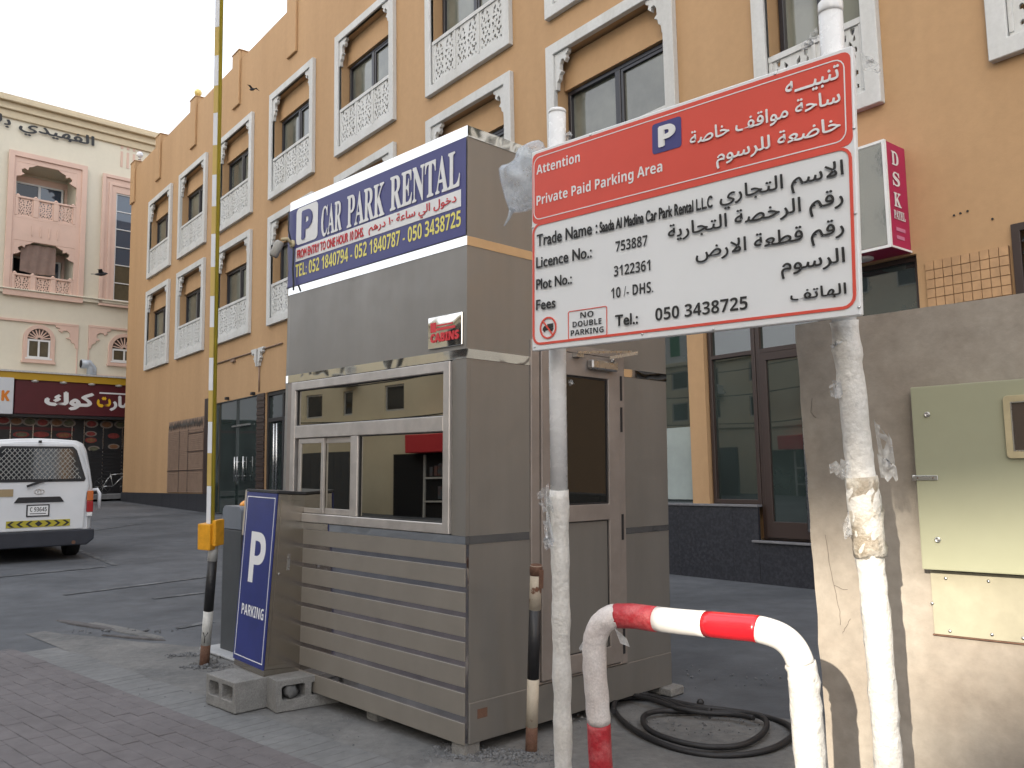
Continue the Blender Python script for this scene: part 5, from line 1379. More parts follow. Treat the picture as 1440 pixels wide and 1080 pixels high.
iA = idx_where(lambda x, y: y < 1022)                       # red foot ends
iB = idx_where(lambda x, y: y < 930)
iC = idx_where(lambda x, y: x > 864 and y < 880); iD = idx_where(lambda x, y: x > 920); iE = idx_where(lambda x, y: x > 987); iF = idx_where(lambda x, y: x > 1067)
iG = max(i for i in range(N_) if proj_[i][0] < 1126 and proj_[i][1] < 935)
def cutpt(i, pred_x=None): return hc[i]
def seg(i, j, m, nm, r=0.0375, wobf=None, st=0.02):
    pts = dens([fH.l(p) for p in hc[i:j+1]], st) if wobf else [fH.l(p) for p in hc[i:j+1]]
    mb = MB(); mb.tube(pts, r, 20, wob=wobf); return mb.build(nm, m, hoop)
hw = lambda s, a: (lambda i, k: a*noise.noise(Vector((i*0.5, math.cos(k/20*6.283)*2, math.sin(k/20*6.283)*2+s))))
seg(0, iA, M_HOOPRW, 'red_foot', 0.0375, hw(1, 0.05)); seg(iA, iC, M_HOOPDW, 'white_bend', 0.0380, hw(2, 0.10)); seg(iC, iD, M_HOOPRW, 'red_band', 0.0380, hw(3, 0.05))
seg(iD, iE, M_HOOPW, 'white_band'); seg(iE, iF, M_HOOPR, 'red_band'); seg(iF, iG, M_HOOPW, 'white_bend'); o_ = seg(iG, N_-1, M_WRAP, 'wrapped_leg', 0.0405, hw(6, 0.12))
def hflap(px, py, d, dx, dz, wdt, seed):
    p = fH.l(at(px, py, d)); mb = MB(); vs = []; nu, nv = 6, 6
    for i in range(nu):
        for j in range(nv):
            u = i/(nu-1); v = j/(nv-1)
            q = p + Vector((dx*u, 0, dz*u)) + Vector((0.2, 0.3, -1))*wdt*(v-0.5)*(1-0.5*u)
            q += Vector((noise.noise(Vector((u*5, v*5, seed))), noise.noise(Vector((u*5, v*5, seed+7)))*1.6, noise.noise(Vector((u*5, v*5, seed+11)))))*0.014
            vs.append(q)
    mb.add(vs, [(i*nv+j, i*nv+j+1, (i+1)*nv+j+1, (i+1)*nv+j) for i in range(nu-1) for j in range(nv-1)], sm=True); mb.build('torn_film', M_FILM, hoop)
hflap(868, 893, 2.64, 0.04, -0.02, 0.05, 1); hflap(822, 905, 2.68, -0.02, -0.02, 0.02, 6)
mb = MB()
for q in ((865, 0), (920, 1), (987, 2), (1067, 3)):
    pass

# ================================================================== rendered wall with the electrical cabinet
w0 = at(1118, 453, 2.9)
_dw = ray(-558, 679); _dw.z = 0; _dw.normalize()
WF = Frame(Vector((w0.x, w0.y, 0)), -_dw)
wt = (WF.loc(1118, 453)[1] + WF.loc(1440, 428)[1])/2 + 0.01
xl0 = WF.loc(1118, 456)[0]; xl1 = WF.loc(1151, 890)[0]
slope = (xl1-xl0)/(WF.loc(1118,456)[1]-WF.loc(1151,890)[1])
wl = thing('rendered_wall', 'grey-brown cement rendered boundary wall behind the right sign post', 'wall', WF)
xb_ = xl0 + slope*wt
mb = MB()
nX, nZ = 60, 44; vs = []
for i in range(nX+1):
    for j in range(nZ+1):
        z = -0.05 + (wt+0.05)*j/nZ; lx = xb_ + (xl0-xb_)*z/wt; x = lx + (4.6-lx)*(i/nX)**1.4
        tz = 0.006*noise.noise(Vector((x*5, 0, 3))) if j == nZ else 0
        ex = 0.006*noise.noise(Vector((0, z*9, 7))) if i == 0 else 0
        vs.append((x+ex, 0.006*noise.noise(Vector((x*1.8, 0.0, z*1.8))) + 0.0015*noise.noise(Vector((x*14, 0, z*14))), z+tz))
mb.add(vs, [(i*(nZ+1)+j, (i+1)*(nZ+1)+j, (i+1)*(nZ+1)+j+1, i*(nZ+1)+j+1) for i in range(nX) for j in range(nZ)], sm=True)
b0 = len(mb.v)
top = [vs[i*(nZ+1)+nZ] for i in range(nX+1)]; mb.add(top + [(p[0], 0.20, p[2]) for p in top], [(i, i+1, nX+1+i+1, nX+1+i) for i in range(nX)])
lf = vs[:nZ+1]; mb.add(lf + [(p[0], 0.20, p[2]) for p in lf], [(i, i+1, nZ+1+i+1, nZ+1+i) for i in range(nZ)])
mb.quad((xb_, 0.20, -0.05), (4.6, 0.20, -0.05), (4.6, 0.20, wt), (xl0, 0.20, wt))
mb.build('render', M_CONC, wl)
cr = MB()
def crack(px):
    P = [WF.loc(*p) for p in px]; out = []
    for i in range(len(P)-1):
        for k in range(4):
            t = k/4; x = P[i][0]+(P[i+1][0]-P[i][0])*t; z = P[i][1]+(P[i+1][1]-P[i][1])*t
            out.append((x+random.uniform(-.0015,.0015), -0.001+0.006*noise.noise(Vector((x*1.8, 0.0, z*1.8))), z))
    cr.tube(out, 0.0007, 5)
crack([(1161,752),(1166,790),(1174,825),(1181,860),(1183,885)]); crack([(1174,823),(1186,829),(1194,829)]); crack([(1142,560),(1140,580),(1150,590)]); crack([(1196,870),(1188,885),(1184,892)])
cr.build('cracks', mat('crack_shadowed_cement', (0.12,0.10,0.085), 0.95), wl)
# cabinet
ct = thing('electrical_cabinet', 'pale grey-green electrical cabinet door with meter window on the rendered wall', 'cabinet', WF)
Wl = lambda px, py, y=-0.045: WF.loc(px, py, y)
x0, z1 = Wl(1278.8, 545); z0 = Wl(1297.7, 800.5)[1]; xbl = Wl(1302, 800)[0]
sh_ = 0.0
x0 = (x0+Wl(1297.7,800.5)[0])/2
mb = MB(); mb.box(x0, x0+0.62, -0.045, -0.012, z0, z1); cdo = mb.build('door', M_CABG, ct, 0.004, 2)
mb = MB(); mb.box(x0+0.012, x0+0.61, -0.0118, 0.015, z0+0.01, z1-0.01); mb.build('frame', M_CABP, ct)
mx0, mz1 = Wl(1410, 557, -0.05); mz0 = Wl(1414, 645, -0.05)[1]
mb = MB(); mb.prism(rrect(mx0, mx0+0.22, mz0, mz1, 0.012), -0.056, -0.0452, holes=[rrect(mx0+0.018, mx0+0.202, mz0+0.020, mz1-0.018, 0.003)]); mb.build('window_bezel', M_BEIGE, cdo, 0.002)
mb = MB(); mb.box(mx0+0.018, mx0+0.202, -0.050, -0.0455, mz0+0.020, mz1-0.018); mb.build('meter_window', mat('meter_glass', (0.05,0.035,0.03), 0.05, ior=1.7), cdo)
mb = MB(); ring(mb, mx0+0.018, mx0+0.202, mz0+0.020, mz1-0.018, 0.003, -0.0565, -0.0502); mb.build('window_edge', M_STEEL, cdo)
for (px, py) in ((1304,583),(1319,759)):
    x, z = Wl(px, py); mb = MB(); mb.lathe([(0.0085,0),(0.0085,0.004),(0.006,0.006),(0.0045,0.004)], (x, -0.045, z), 14, ax=(0,-1,0)); mb.lathe([(0.003,0),(0.003,0.0015)], (x, -0.049, z), 3, ax=(0,-1,0)); mb.build('lock', M_STEEL, cdo)
x, z = Wl(1302, 672); mb = MB(); mb.box(x-0.034, x+0.034, -0.049, -0.0452, z-0.007, z+0.007); mb.tube([(x-0.034,-0.044,z-0.009),(x-0.034,-0.044,z+0.009)], 0.005, 10); mb.build('hinge', M_STEEL, cdo, 0.001)
for k in (0.021, -0.022): 
    mb = MB(); mb.lathe([(0.0025,0),(0.002,0.001)], (x+k, -0.049, z), 8, ax=(0,-1,0)); mb.build('hinge_screw', M_RUST, cdo)
cp = thing('cover_plate', 'riveted dull green-grey cover plate on the wall below the electrical cabinet', 'panel', WF)
px0, pz1 = WF.loc(1306, 806); pz0 = WF.loc(1309, 890)[1]
mb = MB(); mb.box(x0+0.010, x0+0.60, -0.007, 0.005, pz0, z0-0.006); po = mb.build('plate', M_CABP, cp, 0.001)
for (px, py) in ((1331,813),(1391,817),(1312,848),(1337,887),(1396,892),(1440,897)):
    x, z = WF.loc(px, py); mb = MB(); mb.lathe([(0.0052,0),(0.0046,0.002),(0.002,0.0035)], (x, -0.007, z), 12, ax=(0,-1,0)); mb.build('rivet', M_STEEL, po)
cr = MB(); cr.box(x0+0.006, x0+0.60, -0.0085, 0.0, pz0-0.004, pz0-0.0005); cr.build('rust_edge', M_RUST, cp)

# ================================================================== coiled cable
cab = thing('coiled_cable', 'thick black cable coiled loosely on the dusty ground beside the kiosk', 'cable', IDF)
def loop(px, r, closed, nm, lift=0.015):
    P = []
    for i, (x, y) in enumerate(px):
        g = ground_at(x, y, lift); P.append(Vector((g.x, g.y, lift + 0.008*math.sin(i*1.3))))
    if closed:
        Q = P[-1:] + P + P[:2]; C_ = catmull(Q, 7)[7:-7]
        mb = MB(); mb.tube(C_[:-1], r, 10, closed=True)
    else: mb = MB(); mb.tube(catmull(P, 7), r, 10)
    mb.build(nm, M_RUBBER, cab)
loop([(862,988),(872,1012),(905,1035),(960,1054),(1020,1061),(1080,1055),(1113,1038),(1108,1020),(1075,1006),(1030,998),(985,995),(945,988),(915,981),(885,980)], 0.0155, True, 'outer_loop')
loop([(905,1008),(912,1028),(950,1043),(1000,1049),(1045,1045),(1074,1030),(1076,1014),(1050,1004),(1005,1000),(960,999),(925,1001)], 0.0155, True, 'inner_loop', 0.03)
loop([(880,976),(915,985),(950,996),(990,1001),(1030,1003),(1060,1010)], 0.0145, False, 'tail', 0.045)
loop([(885,972),(925,984),(955,998)], 0.012, False, 'tail', 0.03)
loop([(862,1000),(868,984),(895,976),(930,981),(960,992),(1000,1000)], 0.0145, False, 'tail', 0.04)
t = thing('dropped_stone', 'small dark stone alone on the asphalt behind the cable coil', 'stone', Frame(ground_at(985, 991), (1,0,0)))
mb = MB(); mb.lathe([(0.001,0),(0.02,0.006),(0.024,0.02),(0.014,0.036),(0.001,0.04)], (0,0,-0.004), 8); mb.build('stone', M_BLACKP, t)

# ================================================================== van
gv = ground_at(108, 787, 0.16); 
g_r = ground_at(131, 775, 0.16)
vd = 13.9
VO = EYE + ray(131.5, 740)*vd; VO.z = gz(VO.x, VO.y)
VF = Frame(VO, FAC.Y)                      # x right across the rear, y forward along the facade direction
VW, VH, VL = 1.69, 1.0, 4.7
V = lambda px, py, y=0.0: VF.loc(px, py, y)
van = thing('parked_van', 'white minibus van parked rear-on with mesh-covered rear window at left edge', 'van', VF)
zroof = V(40, 616.5)[1]; zbelt = V(121, 678)[1]; zbt = V(120, 744)[1]; zbb = V(118, 757)[1]
print('VAN', VO, 'roof', zroof, 'belt', zbelt, 'bumper', zbt, zbb)
VWd = 1.69
def section(inset_top, hr, zlow=0.32, grow=0.0):
    """half outline of the body, right side, bottom to top, as offsets (x from the centre line)"""
    h = VWd/2 + grow
    return [(h-0.10, zlow), (h-0.02, zlow+0.06), (h, zbelt-0.35), (h-0.005, zbelt-0.05), (h-0.05, zbelt+0.22), (h-0.115-inset_top, hr-0.16), (h-0.16-inset_top, hr-0.07), (h-0.27-inset_top, hr-0.02), (h-0.55, hr), (0, hr+0.01)]
st = []
for (y, it, hr, gr) in ((0.10, 0.03, zroof-0.025, -0.03), (0.16, 0.0, zroof, 0.0), (3.3, 0.0, zroof+0.02, 0.0), (3.75, 0.03, zroof-0.04, 0.0), (4.35, 0.10, zbelt+0.12, -0.02), (4.68, 0.05, zbelt-0.14, -0.10)):
    half = section(it, hr, 0.30, gr)
    if y > 4: 
        half = [(x, min(z, hr+0.01)) for x, z in half]
    ringp = [(-VWd/2 + x, z) for x, z in half] + [(-VWd/2 - x, z) for x, z in half[::-1][1:]]
    st.append([(x, y, z) for x, z in ringp])
mb = MB(); n = len(st[0]); vs = [p for r in st for p in r]
fs = [(i*n+k, i*n+(k+1) % n, (i+1)*n+(k+1) % n, (i+1)*n+k) for i in range(len(st)-1) for k in range(n)]
fs.append(tuple(range(n))); fs.append(tuple((len(st)-1)*n+k for k in range(n)))
mb.add(vs, fs); mb.sm = [True]*len(mb.f); mb.sm[-1] = False; mb.sm[-2] = False
vb = mb.build('body', M_VAN, van)
me = vb.data; bm = bmesh.new(); bm.from_mesh(me)
bmesh.ops.bevel(bm, geom=[e for e in bm.edges if len(e.link_faces) == 2 and e.calc_face_angle(0) > 0.7], offset=0.03, segments=3, affect='EDGES'); bm.to_mesh(me); bm.free()
cxv = -VWd/2
def sym(poly): return poly + [(2*cxv-x, z) for x, z in poly[::-1]]
# tailgate
x1, z1 = V(118, 634); x2, z2 = V(127, 684)
tg = MB(); tg.prism(sym([(cxv+0.70, zbt+0.01), (cxv+0.72, zbelt-0.30), (cxv+0.765, zbelt-0.02), (cxv+0.60, zroof-0.14), (cxv+0.52, zroof-0.08)]), 0.055, 0.12); tgo = tg.build('tailgate', M_VAN, van, 0.015, 2)
wr = V(106.5, 628); wq = V(121.3, 676.5); 
hx1 = wr[0]-cxv; hx2 = wq[0]-cxv; wz1 = (wr[1]+V(20,627)[1])/2; wz0 = wq[1]
P0 = [(cxv+hx2-0.02, wz0), (cxv+hx2, wz0+0.04), (cxv+hx1+0.03, wz1-0.06), (cxv+hx1-0.03, wz1)]
mb = MB(); mb.prism(sym(P0), 0.040, 0.0545); rwn = mb.build('rear_window', M_BLACK, tgo, 0.004)
P1 = [(cxv+hx2-0.05, wz0+0.04), (cxv+hx1+0.0, wz1-0.07), (cxv+hx1-0.06, wz1-0.035)]
mb = MB(); mb.prism(sym(P1), 0.034, 0.0395); mb.build('glass', M_VGLASS, tgo)
# diamond mesh over the glass
mh = MB(); zA, zB = wz0+0.045, wz1-0.04; st_ = 0.072
xl_ = cxv-hx2+0.05; xr_ = cxv+hx2-0.05
def xlim(z): t = (z-zA)/(zB-zA); return hx2-0.055 - t*(hx2-hx1+0.0)
k = -40
for sgn in (-1, 1):
    for i in range(-36, 37):
        xm = cxv + i*st_; pts = []
        N2 = 14
        for j in range(N2+1):
            z = zA + (zB-zA)*j/N2; x = xm + sgn*(z-(zA+zB)/2)*0.85
            if abs(x-cxv) < xlim(z): pts.append(Vector((x, 0.028, z)))
        if len(pts) > 1: mh.tube([pts[0], pts[-1]], 0.0048, 4, caps=False)
mh.build('window_mesh', mat('mesh_wire', (0.42,0.42,0.40), 0.5), tgo, kind='stuff')
mb = MB(); (ax_, az_), (bx_, bz_) = V(41, 683), V(60, 676.5); mb.obox(((ax_+bx_)/2, 0.02, (az_+bz_)/2), (bx_-ax_, 0, bz_-az_), 0.13, (0,1,0), 0.01, (-(bz_-az_), 0, bx_-ax_), 0.018); mb.tube([(bx_, 0.03, bz_), (bx_+0.14, 0.03, bz_+0.02)], 0.008, 6); mb.build('wiper', M_BLACK, tgo)
mb = MB(); x, z = V(56, 691.5); mb.prism([(x+0.075*math.cos(a*math.pi/10), z+0.045*math.sin(a*math.pi/10)) for a in range(20)], 0.045, 0.0545, holes=[[(x+0.063*math.cos(a*math.pi/10), z+0.035*math.sin(a*math.pi/10)) for a in range(20)]])
mb.prism([(x+0.028*math.cos(a*math.pi/8), z+0.038*math.sin(a*math.pi/8)) for a in range(16)], 0.043, 0.0544, holes=[[(x+0.019*math.cos(a*math.pi/8), z+0.030*math.sin(a*math.pi/8)) for a in range(16)]]); mb.build('emblem', M_STEEL, tgo)
mb = MB(); x0, z0 = V(20, 707.5); x1, z1 = V(91, 702); mb.prism([(x0, z0), (x1, z0), (x1-0.06, z0+0.085), (x0+0.06, z0+0.085)], 0.030, 0.0545); mb.build('grip_bar', M_BLACK, tgo, 0.006)
x0, z1 = V(38, 710); x1, z0 = V(70, 726)
z1 -= 0.0
mb = MB(); mb.box(x0, x1, 0.040, 0.0545, z0, z1); po = mb.build('number_plate', M_BLACK, tgo, 0.003)
mb = MB(); mb.box(x0+0.02, x1-0.02, 0.037, 0.0398, z0+0.02, z1-0.02); mb.build('plate_face', M_WHITE, tgo)
ph = z1-z0
text(bold('C 93645'), x0+0.05, x1-0.04, z0+ph*0.42, z0+ph*0.78, 0.0368, M_BLACKT, tgo)
mb = MB(); mb.box(x0+0.05, x1-0.05, 0.0362, 0.0369, z0+ph*0.22, z0+ph*0.28); mb.build('plate_line', M_BLACKT, tgo)
x0, zz = V(9, 740); x1, z0 = V(99, 740); z1 = V(60, 731.5)[1]; z0 = V(60, 741)[1]
mb = MB(); mb.box(x0, x1, 0.045, 0.0545, z0, z1); mb.build('hazard_strip', mat('dirty_yellow', (0.42,0.36,0.03), 0.4, var=0.2), tgo)
mb = MB(); hz = (z1-z0)/2; zc = (z0+z1)/2; nC = 7
for i in range(nC):
    xc = x0 + (x1-x0)*(i+0.5)/nC; s_ = -1 if i < 3 else 1; a = 0.055
    if i == 3: mb.prism([(xc-a, zc),(xc, zc-hz*.85),(xc+a, zc),(xc, zc+hz*.85)], 0.042, 0.0448)
    else: mb.prism([(xc-s_*a*.9, z0+.008),(xc-s_*a*.1, z0+.008),(xc+s_*a, zc),(xc-s_*a*.1, z1-.008),(xc-s_*a*.9, z1-.008),(xc+s_*a*.2, zc)], 0.042, 0.0448)
mb.build('chevrons', M_BLACKT, tgo)
mb = MB(); x0, z0 = V(-20, 699.5); x1, z1 = V(19.5, 688); mb.box(x0, x1, 0.046, 0.0545, z0, z1); mb.build('tan_sticker', mat('tan_sticker', (0.32,0.24,0.13), 0.6), tgo)
mb = MB(); x, z = V(57, 622); mb.box(x-0.02, x+0.02, 0.0, 0.054, z-0.01, z+0.03); mb.build('hinge', M_BLACK, tgo)
# tail lamps in the corners
for sg_ in (1, -1):
    xc = cxv + sg_*(VWd/2-0.055)
    zt, zm, zbm = V(127, 690)[1], V(127, 704)[1], V(127, 720)[1]
    mb = MB(); mb.box(xc-0.045, xc+0.052, 0.06, 0.20, zbm, zm-0.003); mb.build('tail_light', M_LRED, van, 0.012, 2)
    mb = MB(); mb.box(xc-0.045, xc+0.052, 0.06, 0.20, zm, zt); mb.build('indicator', M_LAMB, van, 0.012, 2)
    mb = MB(); mb.box(xc-0.04, xc+0.045, 0.062, 0.19, zbm-0.07, zbm-0.003); mb.build('reverse_light', M_WHITE, van, 0.008)
# bumper
mb = MB(); mb.prism([(cxv-VWd/2-0.01, zbt), (cxv+VWd/2+0.01, zbt), (cxv+VWd/2+0.01, zbt-0.16), (cxv+VWd/2-0.10, zbt-0.25), (cxv-VWd/2+0.10, zbt-0.25), (cxv-VWd/2-0.01, zbt-0.16)], -0.02, 0.24); mb.build('bumper', mat('dark_bumper', (0.022,0.025,0.035), 0.55, var=0.2), van, 0.03, 3)
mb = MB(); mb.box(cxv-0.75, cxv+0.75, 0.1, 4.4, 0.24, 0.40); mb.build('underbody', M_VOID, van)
for sx in (1, -1):
    for yy in (0.95, 3.6):
        xc = cxv + sx*(VWd/2-0.14)
        w_ = MB(); w_.lathe([(0.20,-0.10),(0.30,-0.10),(0.325,-0.07),(0.325,0.07),(0.30,0.10),(0.20,0.10)], (xc, yy, 0.325), 28, ax=(1,0,0)); wo_ = w_.build('wheel', M_TYRE, van)
        w_ = MB(); w_.lathe([(0.03,0.0),(0.18,0.02),(0.20,0.06)], (xc+sx*0.03, yy, 0.325), 20, ax=(sx,0,0)); w_.build('rim', M_STEEL, wo_)
mb = MB(); mb.tube([(cxv+0.55, 0.35, 0.30), (cxv+0.55, -0.03, 0.28)], 0.03, 10); mb.build('exhaust', M_RUST, van)
mb = MB(); x, z = V(134, 690); zz_ = V(136, 716)[1]; mb.tube([(0.0, 0.3, z), (0.10, 0.28, z+0.02), (0.135, 0.26, z-0.05), (0.13, 0.26, zz_)], 0.028, 10); mb.build('grab_bar', M_BWHITE, van)
# side windows and windscreen (seen only from other positions)
for sx in (1, -1):
    for (y0, y1) in ((0.35,1.35),(1.45,2.5),(2.6,3.45)):
        mb = MB(); X_ = cxv + sx*(VWd/2-0.012)
        mb.add([(X_, y0, zbelt+0.04), (X_, y1, zbelt+0.04), (X_-sx*0.095, y1, zroof-0.22), (X_-sx*0.095, y0, zroof-0.22)], [(0,1,2,3)])
        o = mb.build('side_window', M_VGLASS, van)
mb = MB(); mb.add([(cxv-0.68, 4.37, zbelt+0.16), (cxv+0.68, 4.37, zbelt+0.16), (cxv+0.56, 3.83, zroof-0.08), (cxv-0.56, 3.83, zroof-0.08)], [(0,1,2,3)]); mb.build('windscreen', M_VGLASS, van)

# ================================================================== bicycle in the alley
fr = Frame(LB.w(L(140, 690)[0], -1.9, 0.88), LB.X)
bi = thing('bicycle', 'bicycle leaning by the dark shutter between van and ochre building', 'bicycle', fr)
def wheel(x):
    mb = MB(); mb.tube([(x+0.33*math.cos(a*math.pi/14), 0, 0.33+0.33*math.sin(a*math.pi/14)) for a in range(28)], 0.02, 6, closed=True); o = mb.build('wheel', M_TYRE, bi)
    mb = MB()
    for a in range(8): mb.cyl((x,0,0.33), (x+0.32*math.cos(a*math.pi/4), 0, 0.33+0.32*math.sin(a*math.pi/4)), 0.004, 4)
    mb.build('spokes', M_STEEL, o)
wheel(-0.5); wheel(0.5)
mb = MB()
for a, b in (((-0.5,0,0.33),(-0.1,0,0.33)),((-0.1,0,0.33),(-0.22,0,0.88)),((-0.2,0,0.8),(0.35,0,0.85)),((-0.1,0,0.33),(0.36,0,0.8)),((-0.5,0,0.33),(-0.2,0,0.8)),((0.5,0,0.33),(0.33,0,0.98))): mb.cyl(a, b, 0.018, 8)
mb.build('frame', M_STEEL, bi)
mb = MB(); mb.tube([(0.33,-0.25,1.05),(0.30,-0.1,1.0),(0.30,0.1,1.0),(0.33,0.25,1.05)], 0.014, 8); mb.build('handlebar', M_STEEL, bi)
mb = MB(); mb.box(-0.34, -0.12, -0.06, 0.06, 0.88, 0.93); mb.build('saddle', M_BLACK, bi, 0.02, 2)

# ================================================================== birds
def bird(px, py, d, lab, sc, hd):
    p = at(px, py, d); fr = Frame(p, Vector((math.cos(hd), math.sin(hd), 0)))
    t = thing('bird', lab, 'bird', fr, 'birds flying before the facades')
    mb = MB(); mb.tube([Vector(v)*sc for v in ((-0.16,0,0.0),(-0.08,0,0.0),(0,0,0.01),(0.08,0,0.02),(0.13,0,0.035),(0.17,0,0.03))], [0.012*sc,0.035*sc,0.055*sc,0.045*sc,0.028*sc,0.006*sc], 10); mb.build('body', M_BIRD, t)
    for s in (1, -1):
        mb = MB(); Q = [Vector((0.06,0,0.03)),Vector((-0.06,0,0.02)),Vector((0.05,s*0.16,0.12)),Vector((-0.05,s*0.15,0.11)),Vector((-0.05,s*0.32,0.06))]
        top = [q*sc for q in Q]; bot = [(q-Vector((0,0,0.006)))*sc for q in Q]
        mb.add(top+bot, [(0,1,3,2),(2,3,4),(5,7,8,6),(7,9,8),(0,2,7,5),(2,4,9,7),(4,3,8,9),(3,1,6,8)]); mb.build('wing', M_BIRD, t)
    mb = MB(); mb.add([Vector(v)*sc for v in ((-0.14,0.015,0),(-0.14,-0.015,0),(-0.25,-0.04,0.0),(-0.25,0.04,0.0),(-0.14,0,0.01))], [(0,1,2,3),(0,3,4),(3,2,4),(2,1,4)]); mb.build('tail', M_BIRD, t)
bird(355, 126, 18.0, 'small dark bird flying before the upper wall of the ochre building', 0.55, 2.6)
bird(142, 386, 30.0, 'small dark bird flying before the pink bay of the cream building', 1.3, 0.3)

# ================================================================== across the street (behind the camera)
def opp_block(name, lab, x0, x1, z1, y0, y1, m, zwin, step, ww, wh, sunhole=None, ztb=0.0):
    t = thing(name, lab, 'building', FAC)
    mb = MB(); hs = []
    k = 0; x = x0+1.2
    while x + ww < x1-0.8:
        for z in zwin: hs.append((x, x+ww*(1 if k % 3 else 0.55), z, z+wh, 0.15))
        x += step*(1 if k % 3 != 1 else 1.35); k += 1
    # facade looks towards +y of the facade frame: build it mirrored
    M = MB(); wall_grid(M, x0, x1, -0.2, z1, 0.0, hs, 0.15)
    M.v = [Vector((v.x, y1 - v.y, v.z)) for v in M.v]
    M.quad((x0,y1,-0.2),(x0,y0,-0.2),(x0,y0,z1),(x0,y1,z1)); M.quad((x1,y1,-0.2),(x1,y0,-0.2),(x1,y0,z1),(x1,y1,z1)); M.quad((x0,y0,-0.2),(x1,y0,-0.2),(x1,y0,z1),(x0,y0,z1)); M.quad((x0,y0,z1),(x1,y0,z1),(x1,y1,z1),(x0,y1,z1))
    M.build('wall', m, t)
    for h in hs:
        f = MB(); f.prism([(h[0],h[2]),(h[1],h[2]),(h[1],h[3]),(h[0],h[3])], y1-0.10, y1-0.05, holes=[[(h[0]+.06,h[2]+.06),(h[1]-.06,h[2]+.06),(h[1]-.06,h[3]-.06),(h[0]+.06,h[3]-.06)]]); o = f.build('window', M_WHITEP, t)
        f = MB(); f.box(h[0]+.06, h[1]-.06, y1-0.09, y1-0.08, h[2]+.06, h[3]-.06); f.build('pane', M_VGLASS, o)
    return t, hs
t1, hs = opp_block('street_house', 'low beige two-storey house row across the street, reflected in the kiosk glass', -34.0, 19.0, 6.7, -32.0, -23.0, M_OPP, (3.85, 5.40), 2.3, 1.0, 0.9)
mb = MB(); mb.box(-34.0, 19.0, -22.998, -22.9, 3.35, 3.55); mb.box(-34.1, 19.1, -22.998, -22.85, 6.55, 6.74); mb.build('string_course', M_OPP, t1, 0.02)
for i, h in enumerate([q for q in hs if q[2] > 5][::2]):
    a = thing('air_conditioner', 'white air conditioner under the %s window of the house row across the street' % ['first','third','fifth','seventh','ninth','eleventh','thirteenth','fifteenth','seventeenth','nineteenth'][i % 10], 'air conditioner', FAC, 'air conditioners across the street')
    f = MB(); f.box(h[0]+.1, h[0]+.85, -22.995, -22.55, 4.92, 5.36); f.build('case', M_WHITEP, a, 0.02)
    f = MB(); 
    for k in range(6): f.box(h[0]+.14, h[0]+.81, -22.548, -22.535, 4.96+k*.065, 4.99+k*.065)
    f.build('grille', M_BLACK, a)
# ground floor shop with red fascia and a grey hoarding
sh = thing('street_shop', 'small shop with red fascia and shelves across the street, seen in the kiosk glass', 'shop', FAC)
mb = MB(); mb.box(-14.2, -9.2, -22.99, -22.6, 0, 2.35); mb.build('dark_shopfront', M_VOID, sh)
mb = MB(); mb.box(-13.2, -9.1, -22.99, -22.2, 2.36, 2.95); mb.build('red_fascia', M_REDT, sh, 0.02)
mb = MB()
for x in (-12.6, -11.2, -9.6): mb.box(x-.03, x+.03, -22.59, -22.52, 0, 2.3)
mb.box(-12.6, -9.6, -22.59, -22.53, 1.5, 1.56); mb.box(-12.6, -9.6, -22.59, -22.53, 0.75, 0.8); mb.build('glazing_bars', M_WHITEP, sh)
mb = MB()
for k in range(40): x = random.uniform(-12.4, -9.8); z = random.choice((0.85, 1.6)); mb.box(x, x+.14, -22.585, -22.56, z, z+random.uniform(.15,.45))
mb.build('goods', mat('shop_goods', (0.25,0.08,0.05), 0.6, var=0.5, scale=4, col2=(0.1,0.2,0.25)), sh, kind='stuff')
cw = thing('overhead_cables', 'sagging black overhead cables along the house row across the street', 'cable', FAC)
for zc_, sg_ in ((5.1, 0.35), (3.75, 0.25), (6.3, 0.4)):
    mb = MB(); mb.tube([(x, -22.3, zc_ - sg_*math.sin(math.pi*((x+34) % 13)/13)) for x in range(-34, 20)], 0.022, 5); mb.build('cable', M_RUBBER, cw)
for x in (-21.0, -8.0, 5.0):
    mb = MB(); mb.tube([(x, -22.3, 0), (x, -22.3, 6.5)], [0.09, 0.06], 10); mb.build('pole', M_WHITEP, cw)
ho = thing('street_hoarding', 'grey sheet-metal hoarding along the street, seen in the kiosk glass', 'fence', FAC)
mb = MB()
for k in range(50): x = -34+k*.39; mb.box(x, x+.385, -21.0-0.03*(k % 2), -20.95, 0, 2.4)
mb.build('sheets', mat('grey_sheet', (0.06,0.065,0.07), 0.5), ho)
bb = thing('roof_sign', 'white roof sign board with green emblem above the low house row across the street', 'sign', FAC)
mb = MB(); mb.box(-22, -17.5, -23.3, -23.1, 6.75, 8.6); bo_ = mb.build('board', M_WHITE, bb); mb = MB(); mb.prism([(-19.8,7.1),(-19.2,7.1),(-19.2,8.1),(-19.8,8.1)], -23.099, -23.08); mb.build('green_emblem', mat('green_vinyl', (0.01,0.18,0.07), 0.5), bb)

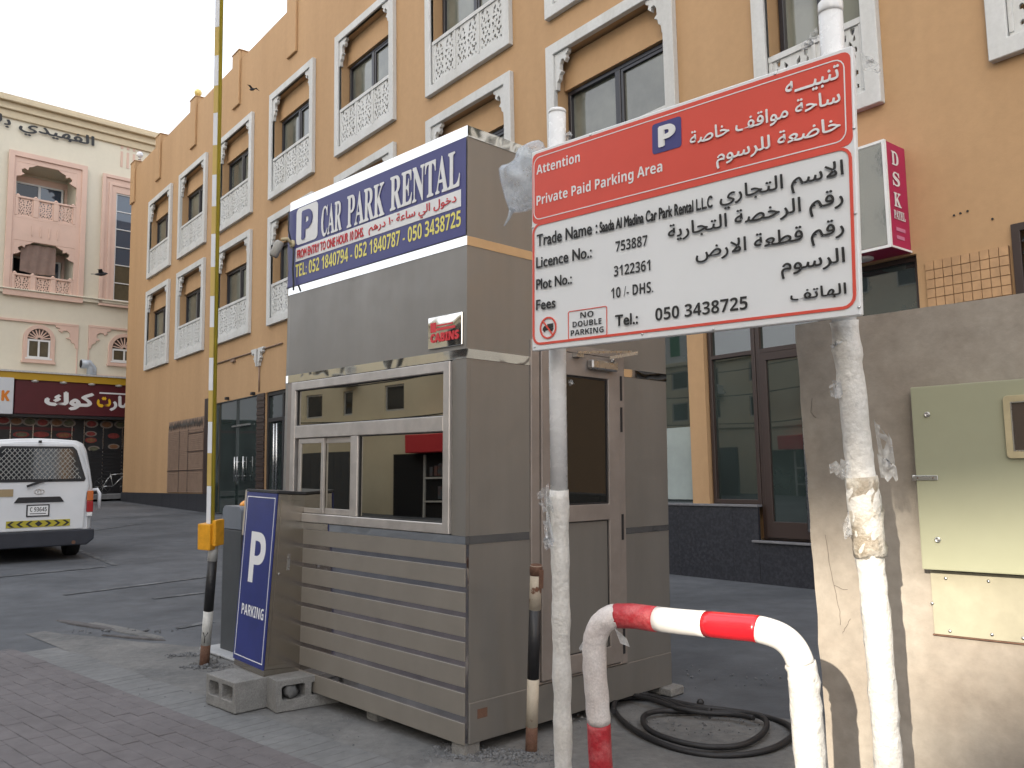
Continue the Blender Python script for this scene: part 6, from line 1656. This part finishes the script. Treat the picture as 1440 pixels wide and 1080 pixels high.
# unseen slab added behind it: shades the car park, hole shapes the sun patch
lat = Vector((SUN_H.y, -SUN_H.x, 0))                       # lateral axis, to the right when looking with the sun
def sun_uv(P): return P.dot(lat), P.z + P.dot(SUN_H)*math.tan(SUN_EL)
YT = -45.0
nl = FAC.Y
def on_slab(u, v, y):
    """point on the plane Y = y of the facade frame whose shadow ray has the coordinates (u, v)"""
    # P = lat*u + SUN_H*s + z ; solve (P - FD).nl = y
    s = (y + FD.dot(nl) - u*lat.dot(nl))/SUN_H.dot(nl)
    return Vector((lat.x*u + SUN_H.x*s, lat.y*u + SUN_H.y*s, v - s*math.tan(SUN_EL)))
SUNPOLY = [(-0.98, 0.85), (-0.44, 0.85), (-0.33, 1.74), (0.25, 2.03), (0.60, 2.06), (0.60, 2.29), (-0.98, 2.29)]
tw = thing('shade_slab', 'added cream slab behind the low house row, shading the car park, with a hole for the sun patch', 'building', FAC)
ya, yb2 = YT, YT-0.5
fa = [FAC.l(on_slab(u, v, ya)) for u, v in SUNPOLY]; fbk = [FAC.l(on_slab(u, v, yb2)) for u, v in SUNPOLY]
TX0, TX1, TZ = -24.0, 28.0, 34.0
mb = MB()
for y, poly in ((ya, fa), (yb2, fbk)):
    flat = [(TX0,-0.2),(TX1,-0.2),(TX1,TZ),(TX0,TZ)] + [(p.x, p.z) for p in poly]
    tr = tessellate_polygon([[Vector((p[0],p[1],0)) for p in flat[:4]], [Vector((p[0],p[1],0)) for p in flat[4:]]])
    mb.add([(p[0], y, p[1]) for p in flat], [tuple(t_) for t_ in tr])
n = len(fa); mb.add(fa + fbk, [(i, (i+1) % n, n+(i+1) % n, n+i) for i in range(n)])
mb.quad((TX0,ya,TZ),(TX1,ya,TZ),(TX1,yb2,TZ),(TX0,yb2,TZ)); mb.quad((TX0,ya,-0.2),(TX0,yb2,-0.2),(TX0,yb2,TZ),(TX0,ya,TZ)); mb.quad((TX1,ya,-0.2),(TX1,yb2,-0.2),(TX1,yb2,TZ),(TX1,ya,TZ))
mb.build('wall', mat('pale_render', (0.60,0.55,0.45), 0.9, var=0.05), tw)
mb = MB(); mb.box(TX0, -5.0, yb2, ya, TZ+0.003, 42.0); mb.build('shade_slab_top', mat('pale_render', (0.60,0.55,0.45)), tw)  # upper slab added to keep sun off the cream building's top
print('slab opening', fa[0], fa[4])
for j in range(5):
    for i in range(12):
        x = TX0+1.6+i*3.55; z = 9.6+j*3.7
        if any(abs(x+0.7-p.x) < 2.4 and abs(z+0.8-p.z) < 2.2 for p in fa): continue
        f = MB(); f.prism([(x,z),(x+1.5,z),(x+1.5,z+1.6),(x,z+1.6)], ya+0.002, ya+0.08, holes=[[(x+.08,z+.08),(x+1.42,z+.08),(x+1.42,z+1.52),(x+.08,z+1.52)]]); o = f.build('window', M_WHITEP, tw)
        f = MB(); f.box(x+.08, x+1.42, ya+0.003, ya+0.03, z+.08, z+1.52); f.build('pane', M_VGLASS, o)
# street carriageway behind the camera keeps the ground's asphalt
print('objects', len(bpy.data.objects))
